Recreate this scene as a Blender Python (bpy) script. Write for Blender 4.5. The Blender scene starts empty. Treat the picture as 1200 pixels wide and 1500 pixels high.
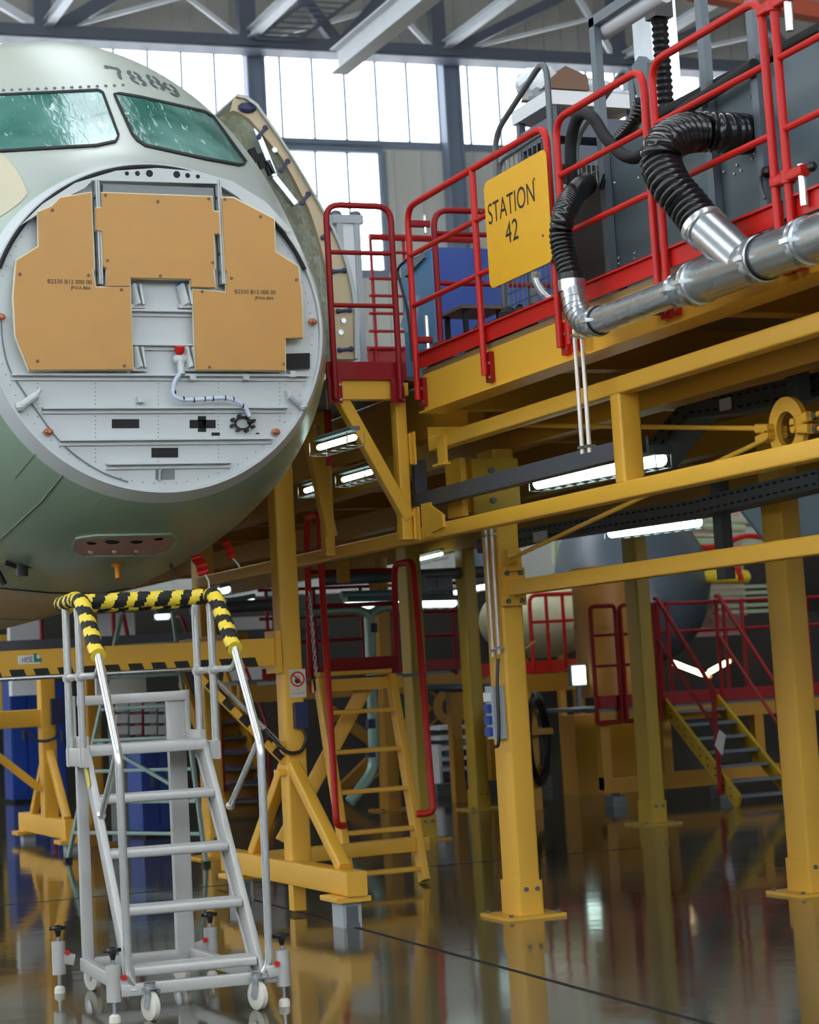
import bpy, math, random
from mathutils import Vector, Matrix
from mathutils.bvhtree import BVHTree
random.seed(7)
SC = bpy.context.scene
COL = SC.collection
PI = math.pi
V = Vector

# ------------------------------------------------------------------ camera
FPX, PX, PY, D0, H = 3070.0, 600.0, 600.0, 391.0, 1.6
_r = math.atan(.057); _p = math.atan(D0/FPX); _yaw = math.atan(1312/math.hypot(FPX, D0))
CF = V((math.sin(_yaw)*math.cos(_p), math.cos(_yaw)*math.cos(_p), math.sin(_p)))
_R0 = V((math.cos(_yaw), -math.sin(_yaw), 0)); _U0 = _R0.cross(CF)
CR = math.cos(_r)*_R0 - math.sin(_r)*_U0
CU = math.sin(_r)*_R0 + math.cos(_r)*_U0
CAM = V((0, 0, H))
cd = bpy.data.cameras.new('camera'); cam = bpy.data.objects.new('camera', cd); COL.objects.link(cam)
cam.matrix_world = Matrix(((CR.x, CU.x, -CF.x, 0), (CR.y, CU.y, -CF.y, 0), (CR.z, CU.z, -CF.z, H), (0, 0, 0, 1)))
cd.sensor_fit = 'VERTICAL'; cd.sensor_height = 36; cd.lens = FPX/1500*36
cd.shift_y = -(750-PY)/1500
cd.clip_end = 500
cd.dof.use_dof = True; cd.dof.focus_distance = 11.5; cd.dof.aperture_fstop = 4.0
SC.camera = cam

def ray(x, y): return CF + CR*((x-PX)/FPX) + CU*((PY-y)/FPX)
def px(x, y, ax, v):
    d = ray(x, y); i = 'XYZ'.index(ax)
    return CAM + d*((v-CAM[i])/d[i])
def flr(x, y): return px(x, y, 'Z', 0)
def onplane(x, y, p0, n):
    d = ray(x, y); return CAM + d*((V(p0)-CAM).dot(n)/d.dot(n))

# ------------------------------------------------------------------ materials
def lin(c):
    return tuple(((u/255)/12.92 if u/255 <= .04045 else ((u/255+.055)/1.055)**2.4) for u in c)
def mat(name, rgb, rough=.5, metal=0., var=.06, scale=3., coat=0., bump=0., bscale=60., rvar=.1, spec=.5):
    m = bpy.data.materials.new(name); m.use_nodes = True
    nt = m.node_tree; b = nt.nodes['Principled BSDF']
    c = lin(rgb)
    tc = nt.nodes.new('ShaderNodeTexCoord'); nz = nt.nodes.new('ShaderNodeTexNoise')
    nz.inputs['Scale'].default_value = scale; nz.inputs['Detail'].default_value = 5
    nt.links.new(tc.outputs['Object'], nz.inputs['Vector'])
    mx = nt.nodes.new('ShaderNodeMix'); mx.data_type = 'RGBA'
    mx.inputs[6].default_value = (*[max(0, u*(1-var*1.6)) for u in c], 1)
    mx.inputs[7].default_value = (*[min(1, u*(1+var*1.6)) for u in c], 1)
    nt.links.new(nz.outputs['Fac'], mx.inputs[0]); nt.links.new(mx.outputs[2], b.inputs['Base Color'])
    mr = nt.nodes.new('ShaderNodeMapRange'); mr.inputs[3].default_value = max(.02, rough-rvar); mr.inputs[4].default_value = min(1, rough+rvar)
    nt.links.new(nz.outputs['Fac'], mr.inputs[0]); nt.links.new(mr.outputs[0], b.inputs['Roughness'])
    b.inputs['Metallic'].default_value = metal; b.inputs['Coat Weight'].default_value = coat
    b.inputs['Specular IOR Level'].default_value = spec
    if bump:
        n2 = nt.nodes.new('ShaderNodeTexNoise'); n2.inputs['Scale'].default_value = bscale
        nt.links.new(tc.outputs['Object'], n2.inputs['Vector'])
        bp = nt.nodes.new('ShaderNodeBump'); bp.inputs['Strength'].default_value = bump; bp.inputs['Distance'].default_value = .01
        nt.links.new(n2.outputs['Fac'], bp.inputs['Height']); nt.links.new(bp.outputs[0], b.inputs['Normal'])
    return m
def emis(name, rgb, s):
    m = bpy.data.materials.new(name); m.use_nodes = True
    b = m.node_tree.nodes['Principled BSDF']; c = lin(rgb)
    b.inputs['Base Color'].default_value = (*c, 1); b.inputs['Emission Color'].default_value = (*c, 1); b.inputs['Emission Strength'].default_value = s
    return m
M = dict(
 yellow=mat('yellow_paint', (229, 174, 56), .40, var=.05, scale=2.5),
 yellow_shade=mat('shaded_yellow_paint', (180, 126, 20), .5, var=.06),  # darker copy of the yellow paint, under-dock shade put into its colour
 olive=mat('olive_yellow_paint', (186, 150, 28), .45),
 red=mat('red_paint', (198, 28, 20), .42, spec=.35),
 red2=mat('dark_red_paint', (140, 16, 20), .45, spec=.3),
 green=mat('green_primer', (156, 172, 150), .34, var=.05, scale=1.2),
 greyp=mat('bulkhead_grey_primer', (196, 202, 203), .5, var=.03),
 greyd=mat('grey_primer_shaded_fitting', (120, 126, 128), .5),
 tan=mat('tan_composite_panel', (192, 142, 72), .5, var=.06, scale=5),
 cream=mat('cream_edge', (222, 218, 190), .6),
 alu=mat('brushed_aluminium', (214, 216, 216), .26, .75, var=.02, scale=3, rvar=.02),
 aluf=mat('aluminium_extrusion', (184, 183, 180), .45, .35, var=.05, scale=8),
 galv=mat('galvanised_steel', (190, 196, 200), .27, .9, var=.05, scale=5, rvar=.03),
 galvd=mat('dull_zinc', (104, 110, 113), .5, .5, var=.1, scale=9),
 black=mat('black_rubber', (22, 22, 24), .38, var=.1),
 blackm=mat('black_matte', (16, 16, 18), .7),
 hose=mat('black_hose', (20, 20, 22), .25, coat=.3),
 panel=mat('slate_panel', (82, 98, 104), .45, var=.05),
 frame=mat('slate_frame', (98, 108, 116), .45),
 blue=mat('blue_paint', (28, 66, 150), .45),
 blue2=mat('light_blue_paint', (70, 130, 178), .45),
 white=mat('white_paint', (224, 226, 228), .5, var=.03),
 wood=mat('plywood', (150, 118, 80), .6, var=.15, scale=14),
 brown=mat('brown_board', (112, 84, 64), .6),
 wheel=mat('white_nylon', (214, 210, 196), .5),
 copper=mat('copper_pad', (170, 104, 74), .4, .4),
 foil=mat('foil_blanket', (236, 230, 200), .25, .1, var=.25, scale=14, bump=1., bscale=22),
 doorin=mat('door_primer', (196, 176, 140), .5, var=.08),
 sign=mat('sign_yellow', (238, 178, 24), .4, var=.02),
 ink=mat('black_ink', (24, 22, 22), .5),
 conduit=mat('conduit', (214, 204, 196), .3, .35, var=.02, rvar=.03),
 pink=mat('pink_insulation', (206, 160, 150), .6, var=.12, scale=6, bump=.6, bscale=14),
 cable=mat('cable_tray', (98, 101, 108), .5, .4, var=.1),
 navy=mat('navy_plastic', (30, 40, 78), .4),
 tape_y=mat('yellow_tape', (232, 204, 52), .4),
 grey=mat('grey_cabinet', (170, 176, 180), .5),
 clear=mat('wrapped_plastic', (226, 230, 234), .2, var=.1, scale=8, bump=.8, bscale=16),
 cloth=mat('grey_blue_skin', (78, 88, 98), .35),
 orange=mat('orange_cap', (232, 140, 24), .4),
 truss=mat('grey_truss_paint', (84, 90, 104), .5),
 trussl=mat('pale_grey_lit_truss', (206, 210, 214), .45),  # pale tone of light falling on the trusses; also the roller's own grey
 lamp=emis('fluorescent_tube', (222, 255, 244), 3.6),
 glow=emis('work_lamp', (255, 226, 170), 9.0),
)

# ------------------------------------------------------------------ mesh building
class MB:
    def __init__(s): s.v = []; s.f = []
    def add(s, vs, fs):
        o = len(s.v); s.v += [V(p) for p in vs]; s.f += [[i+o for i in f] for f in fs]; return s
    def box(s, x0, x1, y0, y1, z0, z1):
        if x0 > x1: x0, x1 = x1, x0
        if y0 > y1: y0, y1 = y1, y0
        if z0 > z1: z0, z1 = z1, z0
        return s.add([(x, y, z) for x in (x0, x1) for y in (y0, y1) for z in (z0, z1)],
                     [(0, 1, 3, 2), (4, 6, 7, 5), (0, 4, 5, 1), (2, 3, 7, 6), (0, 2, 6, 4), (1, 5, 7, 3)])
    def prof(s, p0, p1, pts, up=(0, 0, 1)):          # sweep a closed 2-D outline from p0 to p1
        p0, p1 = V(p0), V(p1); d = (p1-p0).normalized(); up = V(up)
        if abs(d.dot(up)) > .98: up = V((0, 1, 0))
        a = d.cross(up).normalized(); b = a.cross(d)
        n = len(pts); vs = [p+a*q[0]+b*q[1] for p in (p0, p1) for q in pts]
        return s.add(vs, [(i, (i+1) % n, n+(i+1) % n, n+i) for i in range(n)] + [tuple(range(n-1, -1, -1)), tuple(range(n, 2*n))])
    def bar(s, p0, p1, w, h, r=.0, up=(0, 0, 1)):
        w /= 2; h /= 2
        if r <= 0: pts = [(-w, -h), (w, -h), (w, h), (-w, h)]
        else:
            pts = []
            for cx, cy, a0 in ((w-r, -h+r, -90), (w-r, h-r, 0), (-w+r, h-r, 90), (-w+r, -h+r, 180)):
                for k in range(4):
                    a = math.radians(a0+30*k); pts.append((cx+r*math.cos(a), cy+r*math.sin(a)))
        return s.prof(p0, p1, pts, up)
    def tube(s, path, r, n=12, closed=False, caps=True):
        P = [V(p) for p in path]; m = len(P)
        R = r if isinstance(r, (list, tuple)) else [r]*m
        T = []
        for i in range(m):
            a = P[(i-1) % m] if (closed or i > 0) else P[i]; b = P[(i+1) % m] if (closed or i < m-1) else P[i]
            T.append((b-a).normalized() if (b-a).length > 1e-9 else V((0, 0, 1)))
        u = T[0].orthogonal().normalized(); vs = []
        for i in range(m):
            u = (u - T[i]*u.dot(T[i])); u = u.normalized() if u.length > 1e-6 else T[i].orthogonal().normalized()
            w = T[i].cross(u)
            for k in range(n):
                a = 2*PI*k/n; vs.append(P[i]+(u*math.cos(a)+w*math.sin(a))*R[i])
        fs = []
        for i in range(m if closed else m-1):
            j = (i+1) % m
            for k in range(n): fs.append((i*n+k, i*n+(k+1) % n, j*n+(k+1) % n, j*n+k))
        if caps and not closed: fs += [tuple(range(n-1, -1, -1)), tuple(range((m-1)*n, m*n))]
        return s.add(vs, fs)
    def cyl(s, p0, p1, r, n=16, r1=None): return s.tube([p0, p1], [r, r if r1 is None else r1], n)
    def prism(s, poly, vec):
        n = len(poly); vec = V(vec); vs = [V(p) for p in poly] + [V(p)+vec for p in poly]
        return s.add(vs, [tuple(range(n-1, -1, -1)), tuple(range(n, 2*n))] + [(i, (i+1) % n, n+(i+1) % n, n+i) for i in range(n)])
    def sphere(s, c, r, n=12, sc=(1, 1, 1)):
        c = V(c); vs = []; fs = []; m = n//2
        for i in range(m+1):
            a = PI*i/m
            for k in range(n):
                b = 2*PI*k/n; vs.append(c+V((r*sc[0]*math.sin(a)*math.cos(b), r*sc[1]*math.sin(a)*math.sin(b), r*sc[2]*math.cos(a))))
        for i in range(m):
            for k in range(n): fs.append((i*n+k, (i+1)*n+k, (i+1)*n+(k+1) % n, i*n+(k+1) % n))
        return s.add(vs, fs)
    def grid(s, rows):                                # rows of points -> quads
        n = len(rows[0]); vs = [p for r in rows for p in r]
        return s.add(vs, [(i*n+k, i*n+k+1, (i+1)*n+k+1, (i+1)*n+k) for i in range(len(rows)-1) for k in range(n-1)])
def fillet(pts, r, k=5):
    pts = [V(p) for p in pts]; out = [pts[0]]
    for i in range(1, len(pts)-1):
        a, b, c = pts[i-1], pts[i], pts[i+1]; d1 = (a-b); d2 = (c-b)
        q = min(r, d1.length*.49, d2.length*.49); p0 = b+d1.normalized()*q; p1 = b+d2.normalized()*q
        for j in range(k+1):
            t = j/k; out.append(p0*(1-t)**2+b*2*t*(1-t)+p1*t*t)
    return out+[pts[-1]]
def spline(pts, k=8):
    P = [V(p) for p in pts]; P = [P[0]*2-P[1]]+P+[P[-1]*2-P[-2]]; out = []
    for i in range(1, len(P)-2):
        for j in range(k):
            t = j/k; a, b, c, d = P[i-1:i+3]
            out.append(.5*((2*b)+(c-a)*t+(2*a-5*b+4*c-d)*t*t+(3*b-a-3*c+d)*t**3))
    return out+[P[-2]]
def even(path, step):                                  # resample a path at equal arc length
    cum = [0.]
    for a, b in zip(path, path[1:]): cum.append(cum[-1]+(b-a).length)
    n = max(2, int(round(cum[-1]/step))); out = []; j = 0
    for i in range(n+1):
        t = cum[-1]*i/n
        while j < len(path)-2 and cum[j+1] < t: j += 1
        L_ = cum[j+1]-cum[j]; out.append(path[j].lerp(path[j+1], (t-cum[j])/L_ if L_ > 1e-9 else 0))
    return out

def meta(o, label, cat, group=None, kind=None):
    if label: o['label'] = label
    if cat: o['category'] = cat
    if group: o['group'] = group
    if kind: o['kind'] = kind
    return o
def thing(name, label, cat, loc=(0, 0, 0), group=None, kind=None):
    o = bpy.data.objects.new(name, None); o.empty_display_size = .1; o.location = loc; COL.objects.link(o)
    return meta(o, label, cat, group, kind)
def wloc(o):
    l = V((0, 0, 0))
    while o: l = l+o.location; o = o.parent
    return l
def part(name, mb, m, parent=None, label=None, angle=32, solid=False):
    me = bpy.data.meshes.new(name); off = wloc(parent) if parent else V((0, 0, 0))
    me.from_pydata([p-off for p in mb.v], [], mb.f); me.validate(); me.update()
    for q in ([m] if not isinstance(m, list) else m): me.materials.append(q)
    for p in me.polygons: p.use_smooth = True
    me.set_sharp_from_angle(angle=math.radians(angle))
    o = bpy.data.objects.new(name, me); COL.objects.link(o)
    if parent: o.parent = parent
    if label: o['label'] = label
    return o
def solo(name, mb, m, label, cat, group=None, kind=None):   # a thing that is one mesh
    c = sum(mb.v, V((0, 0, 0)))/len(mb.v); zmin = min(p.z for p in mb.v); base = V((c.x, c.y, zmin))
    mb.v = [p-base for p in mb.v]; o = part(name, mb, m); o.location = base
    return meta(o, label, cat, group, kind)
def copytree(o, parent=None):
    c = o.copy(); COL.objects.link(c); c.parent = parent
    for ch in list(o.children): copytree(ch, c)
    return c
def bolt(mb, p, n, r=.012, h=.012):
    n = V(n).normalized(); mb.cyl(V(p), V(p)+n*h, r, 6)
# ------------------------------------------------------------------ the setting
WP = V((17, 40, 0)); WN = V((.0523, .9986, 0)).normalized(); WA = V((.9986, -.0523, 0)).normalized()
def W(x, y, off=0.): return onplane(x, y, WP-WN*off, WN)
def wp(a, z, off=0.): return WP+WA*a+V((0, 0, z))-WN*off          # metres along the wall, height, distance in front
def wa(x, y, off=0.): return (W(x, y, off)-WP).dot(WA)
def wbox(mb, a0, a1, z0, z1, o0, o1):
    vs = [wp(a, z, o) for a in (a0, a1) for o in (o0, o1) for z in (z0, z1)]
    return mb.add(vs, [(0, 1, 3, 2), (4, 6, 7, 5), (0, 4, 5, 1), (2, 3, 7, 6), (0, 2, 6, 4), (1, 5, 7, 3)])
def struct(name, mb, m, label, cat, angle=32):
    return meta(part(name, mb, m, None, None, angle), label, cat, None, 'structure')

def floor_mat():
    m = bpy.data.materials.new('polished_floor'); m.use_nodes = True; nt = m.node_tree; b = nt.nodes['Principled BSDF']
    tc = nt.nodes.new('ShaderNodeTexCoord'); n1 = nt.nodes.new('ShaderNodeTexNoise'); n1.inputs['Scale'].default_value = .5; n1.inputs['Detail'].default_value = 7
    nt.links.new(tc.outputs['Object'], n1.inputs['Vector'])
    r = nt.nodes.new('ShaderNodeValToRGB'); r.color_ramp.elements[0].color = (.052, .047, .030, 1); r.color_ramp.elements[1].color = (.095, .084, .054, 1)
    r.color_ramp.elements[0].position = .35; r.color_ramp.elements[1].position = .7
    nt.links.new(n1.outputs['Fac'], r.inputs[0]); nt.links.new(r.outputs[0], b.inputs['Base Color'])
    mr = nt.nodes.new('ShaderNodeMapRange'); mr.inputs[3].default_value = .03; mr.inputs[4].default_value = .13
    nt.links.new(n1.outputs['Fac'], mr.inputs[0]); nt.links.new(mr.outputs[0], b.inputs['Roughness'])
    n2 = nt.nodes.new('ShaderNodeTexNoise'); n2.inputs['Scale'].default_value = 2.2; nt.links.new(tc.outputs['Object'], n2.inputs['Vector'])
    bp = nt.nodes.new('ShaderNodeBump'); bp.inputs['Strength'].default_value = .05; bp.inputs['Distance'].default_value = .03
    nt.links.new(n2.outputs['Fac'], bp.inputs['Height']); nt.links.new(bp.outputs[0], b.inputs['Normal'])
    b.inputs['Specular IOR Level'].default_value = .5
    return m
mb = MB(); mb.box(-22, 44, -14, 43.5, -.3, 0)
struct('floor', mb, floor_mat(), 'polished dark concrete hangar floor mirroring the dock', 'floor')
for nm, p0, p1, lb in (('trim_1', (5.06, 16.4, 0), (4.60, 1, 0), 'long dark joint line in the polished floor running towards the camera'),
                       ('trim_2', (-2, 17.1, 0), (9, 16.6, 0), 'thin joint line crossing the floor behind the ladders')):
    mb = MB(); mb.bar(p0, p1, .03, .004)
    struct(nm, mb, M['blackm'], lb, 'floor joint')

M['winframe'] = mat('window_frame', (120, 134, 150), .5)
M['colm'] = mat('column_blue_grey', (116, 128, 146), .5)
ZT = W(600, 82).z; ZM = W(500, 209).z; Z2 = W(545, 400).z
A_L, A_R = -34, 27
wallm = mat('painted_wall_cladding', (160, 158, 150), .65, var=.05, scale=.8)
creamw = mat('cream_wall_panel', (200, 200, 192), .6, var=.04, scale=.8)
def ribbed(a0, a1, z0, z1, pitch, t=.16):
    mb = MB(); wbox(mb, a0, a1, z0, z1, 0, -t); a = a0+.2
    while a < a1-.1:
        wbox(mb, a, a+.035, z0+.01, z1-.01, .03, 0); a += pitch
    return mb
struct('wall_back', ribbed(A_L, A_R, ZT+.28, 20.2, .42), wallm, 'grey ribbed cladding above the long hangar window', 'wall')
AW = wa(562, 260)
struct('wall_back_lower', ribbed(AW, A_R, 0, ZM-.12, .62), creamw, 'cream panel wall below the window behind the upper platform', 'wall')
struct('wall_back_base', ribbed(A_L, AW-.02, 0, Z2-.12, .62), creamw, 'cream wall under the tall window behind the aircraft', 'wall')
pane = bpy.data.materials.new('window_glass'); pane.use_nodes = True; nt = pane.node_tree; nt.nodes.clear()
o_ = nt.nodes.new('ShaderNodeOutputMaterial'); mx = nt.nodes.new('ShaderNodeMixShader'); t_ = nt.nodes.new('ShaderNodeBsdfTransparent'); g_ = nt.nodes.new('ShaderNodeBsdfGlossy')
t_.inputs[0].default_value = (.96, .98, 1, 1); g_.inputs['Roughness'].default_value = .05; mx.inputs[0].default_value = .05
nt.links.new(t_.outputs[0], mx.inputs[1]); nt.links.new(g_.outputs[0], mx.inputs[2]); nt.links.new(mx.outputs[0], o_.inputs[0])
def window(nm, a0, a1, z0, z1, label, first):
    fr = MB(); wbox(fr, a0, a1, z0-.10, z0+.06, .05, -.1); wbox(fr, a0, a1, z1-.05, z1+.12, .05, -.1)
    a = first
    while a > a0: a -= PITCH
    while a < a1:
        if a > a0: wbox(fr, a-.02, a+.02, z0, z1, .03, -.04)
        a += PITCH
    wbox(fr, a0-.05, a0+.05, z0, z1, .05, -.1); wbox(fr, a1-.05, a1+.05, z0, z1, .05, -.1)
    o = struct(nm, fr, M['winframe'], label, 'window')
    g = MB(); wbox(g, a0, a1, z0, z1, -.01, -.02); part('pane', g, pane, o)
PITCH = wa(457, 110)-wa(410, 110)
window('window_1', A_L, A_R, ZM, ZT, 'long bright upper window band across the back wall', wa(410, 110))
window('window_2', A_L, AW, Z2, ZM-.16, 'bright lower window row behind the open aircraft door', wa(414, 220))
mb = MB()
for x0 in (367, 651):
    a = wa(x0, 90)
    for q in (-.17, .17): wbox(mb, a+q-.025, a+q+.025, 0, ZT+.4, .40, .04)
    wbox(mb, a-.17, a+.17, 0, ZT+.4, .3, .27)
    o = struct('column', mb, M['colm'], 'blue-grey steel wall column %s' % ('behind the aircraft nose' if x0 < 500 else 'right of the door opening in the upper window'), 'column'); mb = MB()
a3 = 2*wa(651, 90)-wa(367, 90)
for q in (-.13, .13): wbox(mb, a3+q-.02, a3+q+.02, 0, ZT+.4, .34, .04)
wbox(mb, a3-.13, a3+.13, 0, ZT+.4, .2, .17)
struct('column', mb, M['truss'], 'blue-grey steel wall column behind the grey machine panels', 'column')
# truss against the wall
def q(x, y, off=.7): return W(x, y, off)
mb = MB(); zc = q(600, 76).z
wbox(mb, A_L, A_R, zc-.11, zc+.11, .95, .6); wbox(mb, A_L, A_R, zc-.2, zc-.17, 1.05, .5)
struct('beam', mb, M['truss'], 'dark horizontal truss chord above the upper window', 'roof truss')
def brace(p0, p1, w, m, label, off=.75):
    mb = MB(); a, b = q(*p0, off), q(*p1, off); d = (b-a)*.06
    mb.bar(a, b+d, w, w*.9, up=WN); struct('beam', mb, m, label, 'roof truss')
D_, L_ = M['truss'], M['trussl']
for p0, p1, w, m, lb in (
  ((75, 47), (170, -8), .26, D_, 'dark truss diagonal rising right above the aircraft crown'),
  ((68, 46), (-10, 0), .16, L_, 'light truss diagonal falling to the node above the aircraft crown'),
  ((62, 45), (60, -10), .34, D_, 'dark upright of the truss above the aircraft crown'),
  ((82, 44), (262, -4), .09, L_, 'thin tie rod rising right from the node above the aircraft crown'),
  ((357, 59), (272, -6), .09, L_, 'thin white truss diagonal falling towards the wall column'),
  ((362, 62), (358, -10), .34, D_, 'dark truss upright above the wall column behind the nose'),
  ((372, 60), (575, 8), .09, L_, 'thin tie rod left of the hanging crane rail'),
  ((497, 66), (440, -8), .22, D_, 'dark truss diagonal falling to the crane rail end'),
  ((498, 66), (562, -8), .22, D_, 'dark truss diagonal rising behind the crane rail'),
  ((640, 78), (600, 36), .10, L_, 'short light brace left of the second roof girder'),
  ((643, 80), (636, -10), .30, D_, 'dark truss upright above the right wall column'),
  ((655, 78), (830, -8), .20, D_, 'dark truss diagonal rising right from the right wall column'),
  ((655, 78), (870, 26), .08, L_, 'thin tie rod above the wire cage trolley'),
  ((905, 92), (845, -6), .12, L_, 'light truss brace falling to the node behind the machine column'),
  ((906, 92), (898, -8), .30, D_, 'dark truss upright behind the black cable chain'),
  ((912, 94), (1130, 48), .09, L_, 'thin tie rod behind the upper handrail'),
  ((915, 94), (1110, 4), .20, D_, 'dark truss diagonal behind the upper handrail'),
  ((1180, 108), (1110, 20), .2, D_, 'dark truss diagonal at the upper right above the machine panels')):
    brace(p0, p1, w, m, lb)
# roof girders running from the wall towards the camera
def girder(x, y, w, h, y1, m, label, y0=None):
    p = q(x, y, .6) if y0 is None else px(x, y, 'Y', y0)
    mb = MB(); e = V((p.x, y1, p.z))
    mb.bar(p, e, w, .03); mb.bar(p+V((0, 0, h)), e+V((0, 0, h)), w, .03); mb.bar(p+V((0, 0, h/2)), e+V((0, 0, h/2)), .03, h)
    struct('beam', mb, m, label, 'roof girder')
girder(66, 46, .17, .16, 22, L_, 'pale roof girder running forward above the aircraft crown')
girder(362, 62, .20, .18, 22, L_, 'pale roof girder running forward from the wall column behind the nose')
girder(646, 77, .17, .16, 22, L_, 'pale roof girder running forward from the right wall column')
girder(908, 93, .17, .16, 22, L_, 'pale roof girder running forward behind the machine panels')
girder(497, 108, .30, .42, 20, L_, 'wide pale crane rail hanging under the roof with a blunt end', 33)
mb = MB()                                             # caged access ladder under the roof
for s in (-.45, .45):
    mb.bar(q(372+s*0, 55, 1.2)+WA*(s+.5), q(470, -5, 1.2)+WA*(s+.3), .05, .08)
a0, a1 = q(372, 55, 1.2)+WA*.5, q(470, -5, 1.2)+WA*.3
for k in range(9):
    c = a0.lerp(a1, k/8.); mb.bar(c-WA*.45, c+WA*.45, .03, .03)
for nm, bx, lb in (('wall_shade_back', (6.6, 24, 37.2, 37.3, 0, 3.25), 'dark screen added under the far end of the dock to deepen the shade'),
                   ('wall_shade_side', (19.9, 20, 12, 37.2, 0, 3.25), 'dark screen added along the far side of the dock to hold back light')):
    mb2 = MB(); mb2.box(*bx); struct(nm, mb2, mat(nm, (44, 40, 33), .7, var=.2, scale=1.), lb, 'wall')  # added dark screens that keep the space under the dock dim
solo('roof_ladder', mb, M['truss'], 'dark rung ladder hung under the roof beside the wall column', 'ladder')
mb = MB(); mb.bar(px(1010, -14, 'Y', 30), px(1290, 34, 'Y', 29.5), .3, .28); struct('beam', mb, mat('crane_red', (190, 84, 58), .45), 'orange-red crane girder crossing the upper right corner', 'crane girder')
SKY_S = ((-9, -4), (5, 9))  # unseen rooflight strips, added for highlights from above
mb = MB(); xs = [-22]+[v for a in SKY_S for v in a]+[44]
for k in range(0, len(xs), 2): mb.box(xs[k], xs[k+1], -14, 43, 20.2, 20.4)
for a in SKY_S: mb.box(a[0], a[1], 26, 43, 20.2, 20.4); mb.box(a[0], a[1], -14, -10, 20.2, 20.4)
struct('ceiling', mb, wallm, 'grey hangar roof deck above the trusses', 'ceiling')
for k, a in enumerate(SKY_S):
    fr = MB()
    for y in range(-10, 27, 4): fr.box(a[0], a[1], y-.04, y+.04, 20.2, 20.35)
    o = struct('window_%d' % (3+k), fr, M['winframe'], 'unseen rooflight strip added to the hangar roof for top light', 'window')
    g = MB(); g.box(a[0], a[1], -10, 26, 20.28, 20.3); part('pane', g, pane, o)
def sidewall(nm, wn, p0, d_, n_, Lw, label, z0=6.2, z1=16.):
    p0, d_, n_ = V(p0), V(d_), V(n_)
    def bx(mb, a0, a1, h0, h1, o0, o1):
        vs = [p0+d_*a+n_*o+V((0, 0, z)) for a in (a0, a1) for o in (o0, o1) for z in (h0, h1)]
        mb.add(vs, [(0, 1, 3, 2), (4, 6, 7, 5), (0, 4, 5, 1), (2, 3, 7, 6), (0, 2, 6, 4), (1, 5, 7, 3)])
    mb = MB(); bx(mb, 0, Lw, 0, z0, 0, -.2); bx(mb, 0, Lw, z1, 20.4, 0, -.2); bx(mb, 0, 1, z0, z1, 0, -.2); bx(mb, Lw-1, Lw, z0, z1, 0, -.2)
    struct(nm, mb, wallm, label, 'wall')
    if wn:
        fr = MB(); a = 1
        while a < Lw-1: bx(fr, a-.05, a+.05, z0, z1, .04, -.1); a += 2.4
        o = struct(wn, fr, M['winframe'], 'tall window band in the '+label, 'window'); g = MB(); bx(g, 1, Lw-1, z0, z1, -.02, -.03); part('pane', g, pane, o)
sidewall('wall_left', 'window_5', (-22, -14, 0), (0, 1, 0), (1, 0, 0), 57, 'left hangar wall')
sidewall('wall_front', 'window_6', (-22, -14, 0), (1, 0, 0), (0, 1, 0), 66, 'hangar wall behind the camera')
sidewall('wall_right', None, (30, -14, 0), (0, 1, 0), (-1, 0, 0), 57, 'right hangar wall', 15, 15.01)
# ------------------------------------------------------------------ the aircraft
XC, YB, ZB = 3.315, 11.4, 3.66
S_ = [0, .25, .6, 1.0, 1.5, 2.0, 2.6, 3.4, 4.5, 6, 9]
W_ = [.99, 1.11, 1.24, 1.37, 1.50, 1.61, 1.72, 1.84, 1.93, 1.975, 1.975]
T_ = [.955, 1.01, 1.14, 1.45, 1.94, 2.30, 2.48, 2.54, 2.57, 2.57, 2.57]
B_ = [.955, 1.07, 1.175, 1.26, 1.335, 1.385, 1.42, 1.455, 1.48, 1.50, 1.50]
C_ = [0, .01, .04, .1, .2, .32, .42, .5, .53, .54, .54]
def _int(s, A):
    for i in range(len(S_)-1):
        if s <= S_[i+1]: return A[i]+(A[i+1]-A[i])*(s-S_[i])/(S_[i+1]-S_[i])
    return A[-1]
NS = 181; ss = [9*i/(NS-1) for i in range(NS)]
def _smooth(A):
    y = [_int(s, A) for s in ss]
    for it in range(3):
        z = y[:]
        for i in range(1, NS-1): z[i] = (y[i-1]+2*y[i]+y[i+1])/4
        z2 = z[:]
        for i in range(2, NS-2): z2[i] = (z[i-2]+2*z[i-1]+3*z[i]+2*z[i+1]+z[i+2])/9
        y = z2
    return y
fw, ft, fb, fc = map(_smooth, (W_, T_, B_, C_))
NT = 144; skin = MB(); rows = []
for i, s in enumerate(ss):
    row = []
    for k in range(NT+1):
        a = 2*PI*k/NT; c = math.cos(a)
        row.append(V((XC+fw[i]*math.sin(a)*(1+(.03*math.sin(2*a)**2*min(1, s/.8) if c > 0 else 0)), YB+s, ZB+fc[i]+((ft[i]-fc[i]) if c > 0 else (fb[i]+fc[i]))*c)))
    rows.append(row)
skin.grid(rows)
BV = BVHTree.FromPolygons([tuple(v) for v in skin.v], skin.f)
def onskin(x, y, off=.003):
    d = ray(x, y).normalized(); h, n, i, t = BV.ray_cast(CAM, d)
    k = 0
    while h is None and k < 60:
        k += 1; f = 1-k*.01; d = ray(150+(x-150)*f, 400+(y-400)*f).normalized(); h, n, i, t = BV.ray_cast(CAM, d)
    if n.dot(d) > 0: n = -n
    return h+n*off
plane = thing('aircraft', 'large green-primed aircraft nose with radome off and cabin door open, above the silver ladder', 'aircraft', (XC, YB+1, 2.2))
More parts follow.
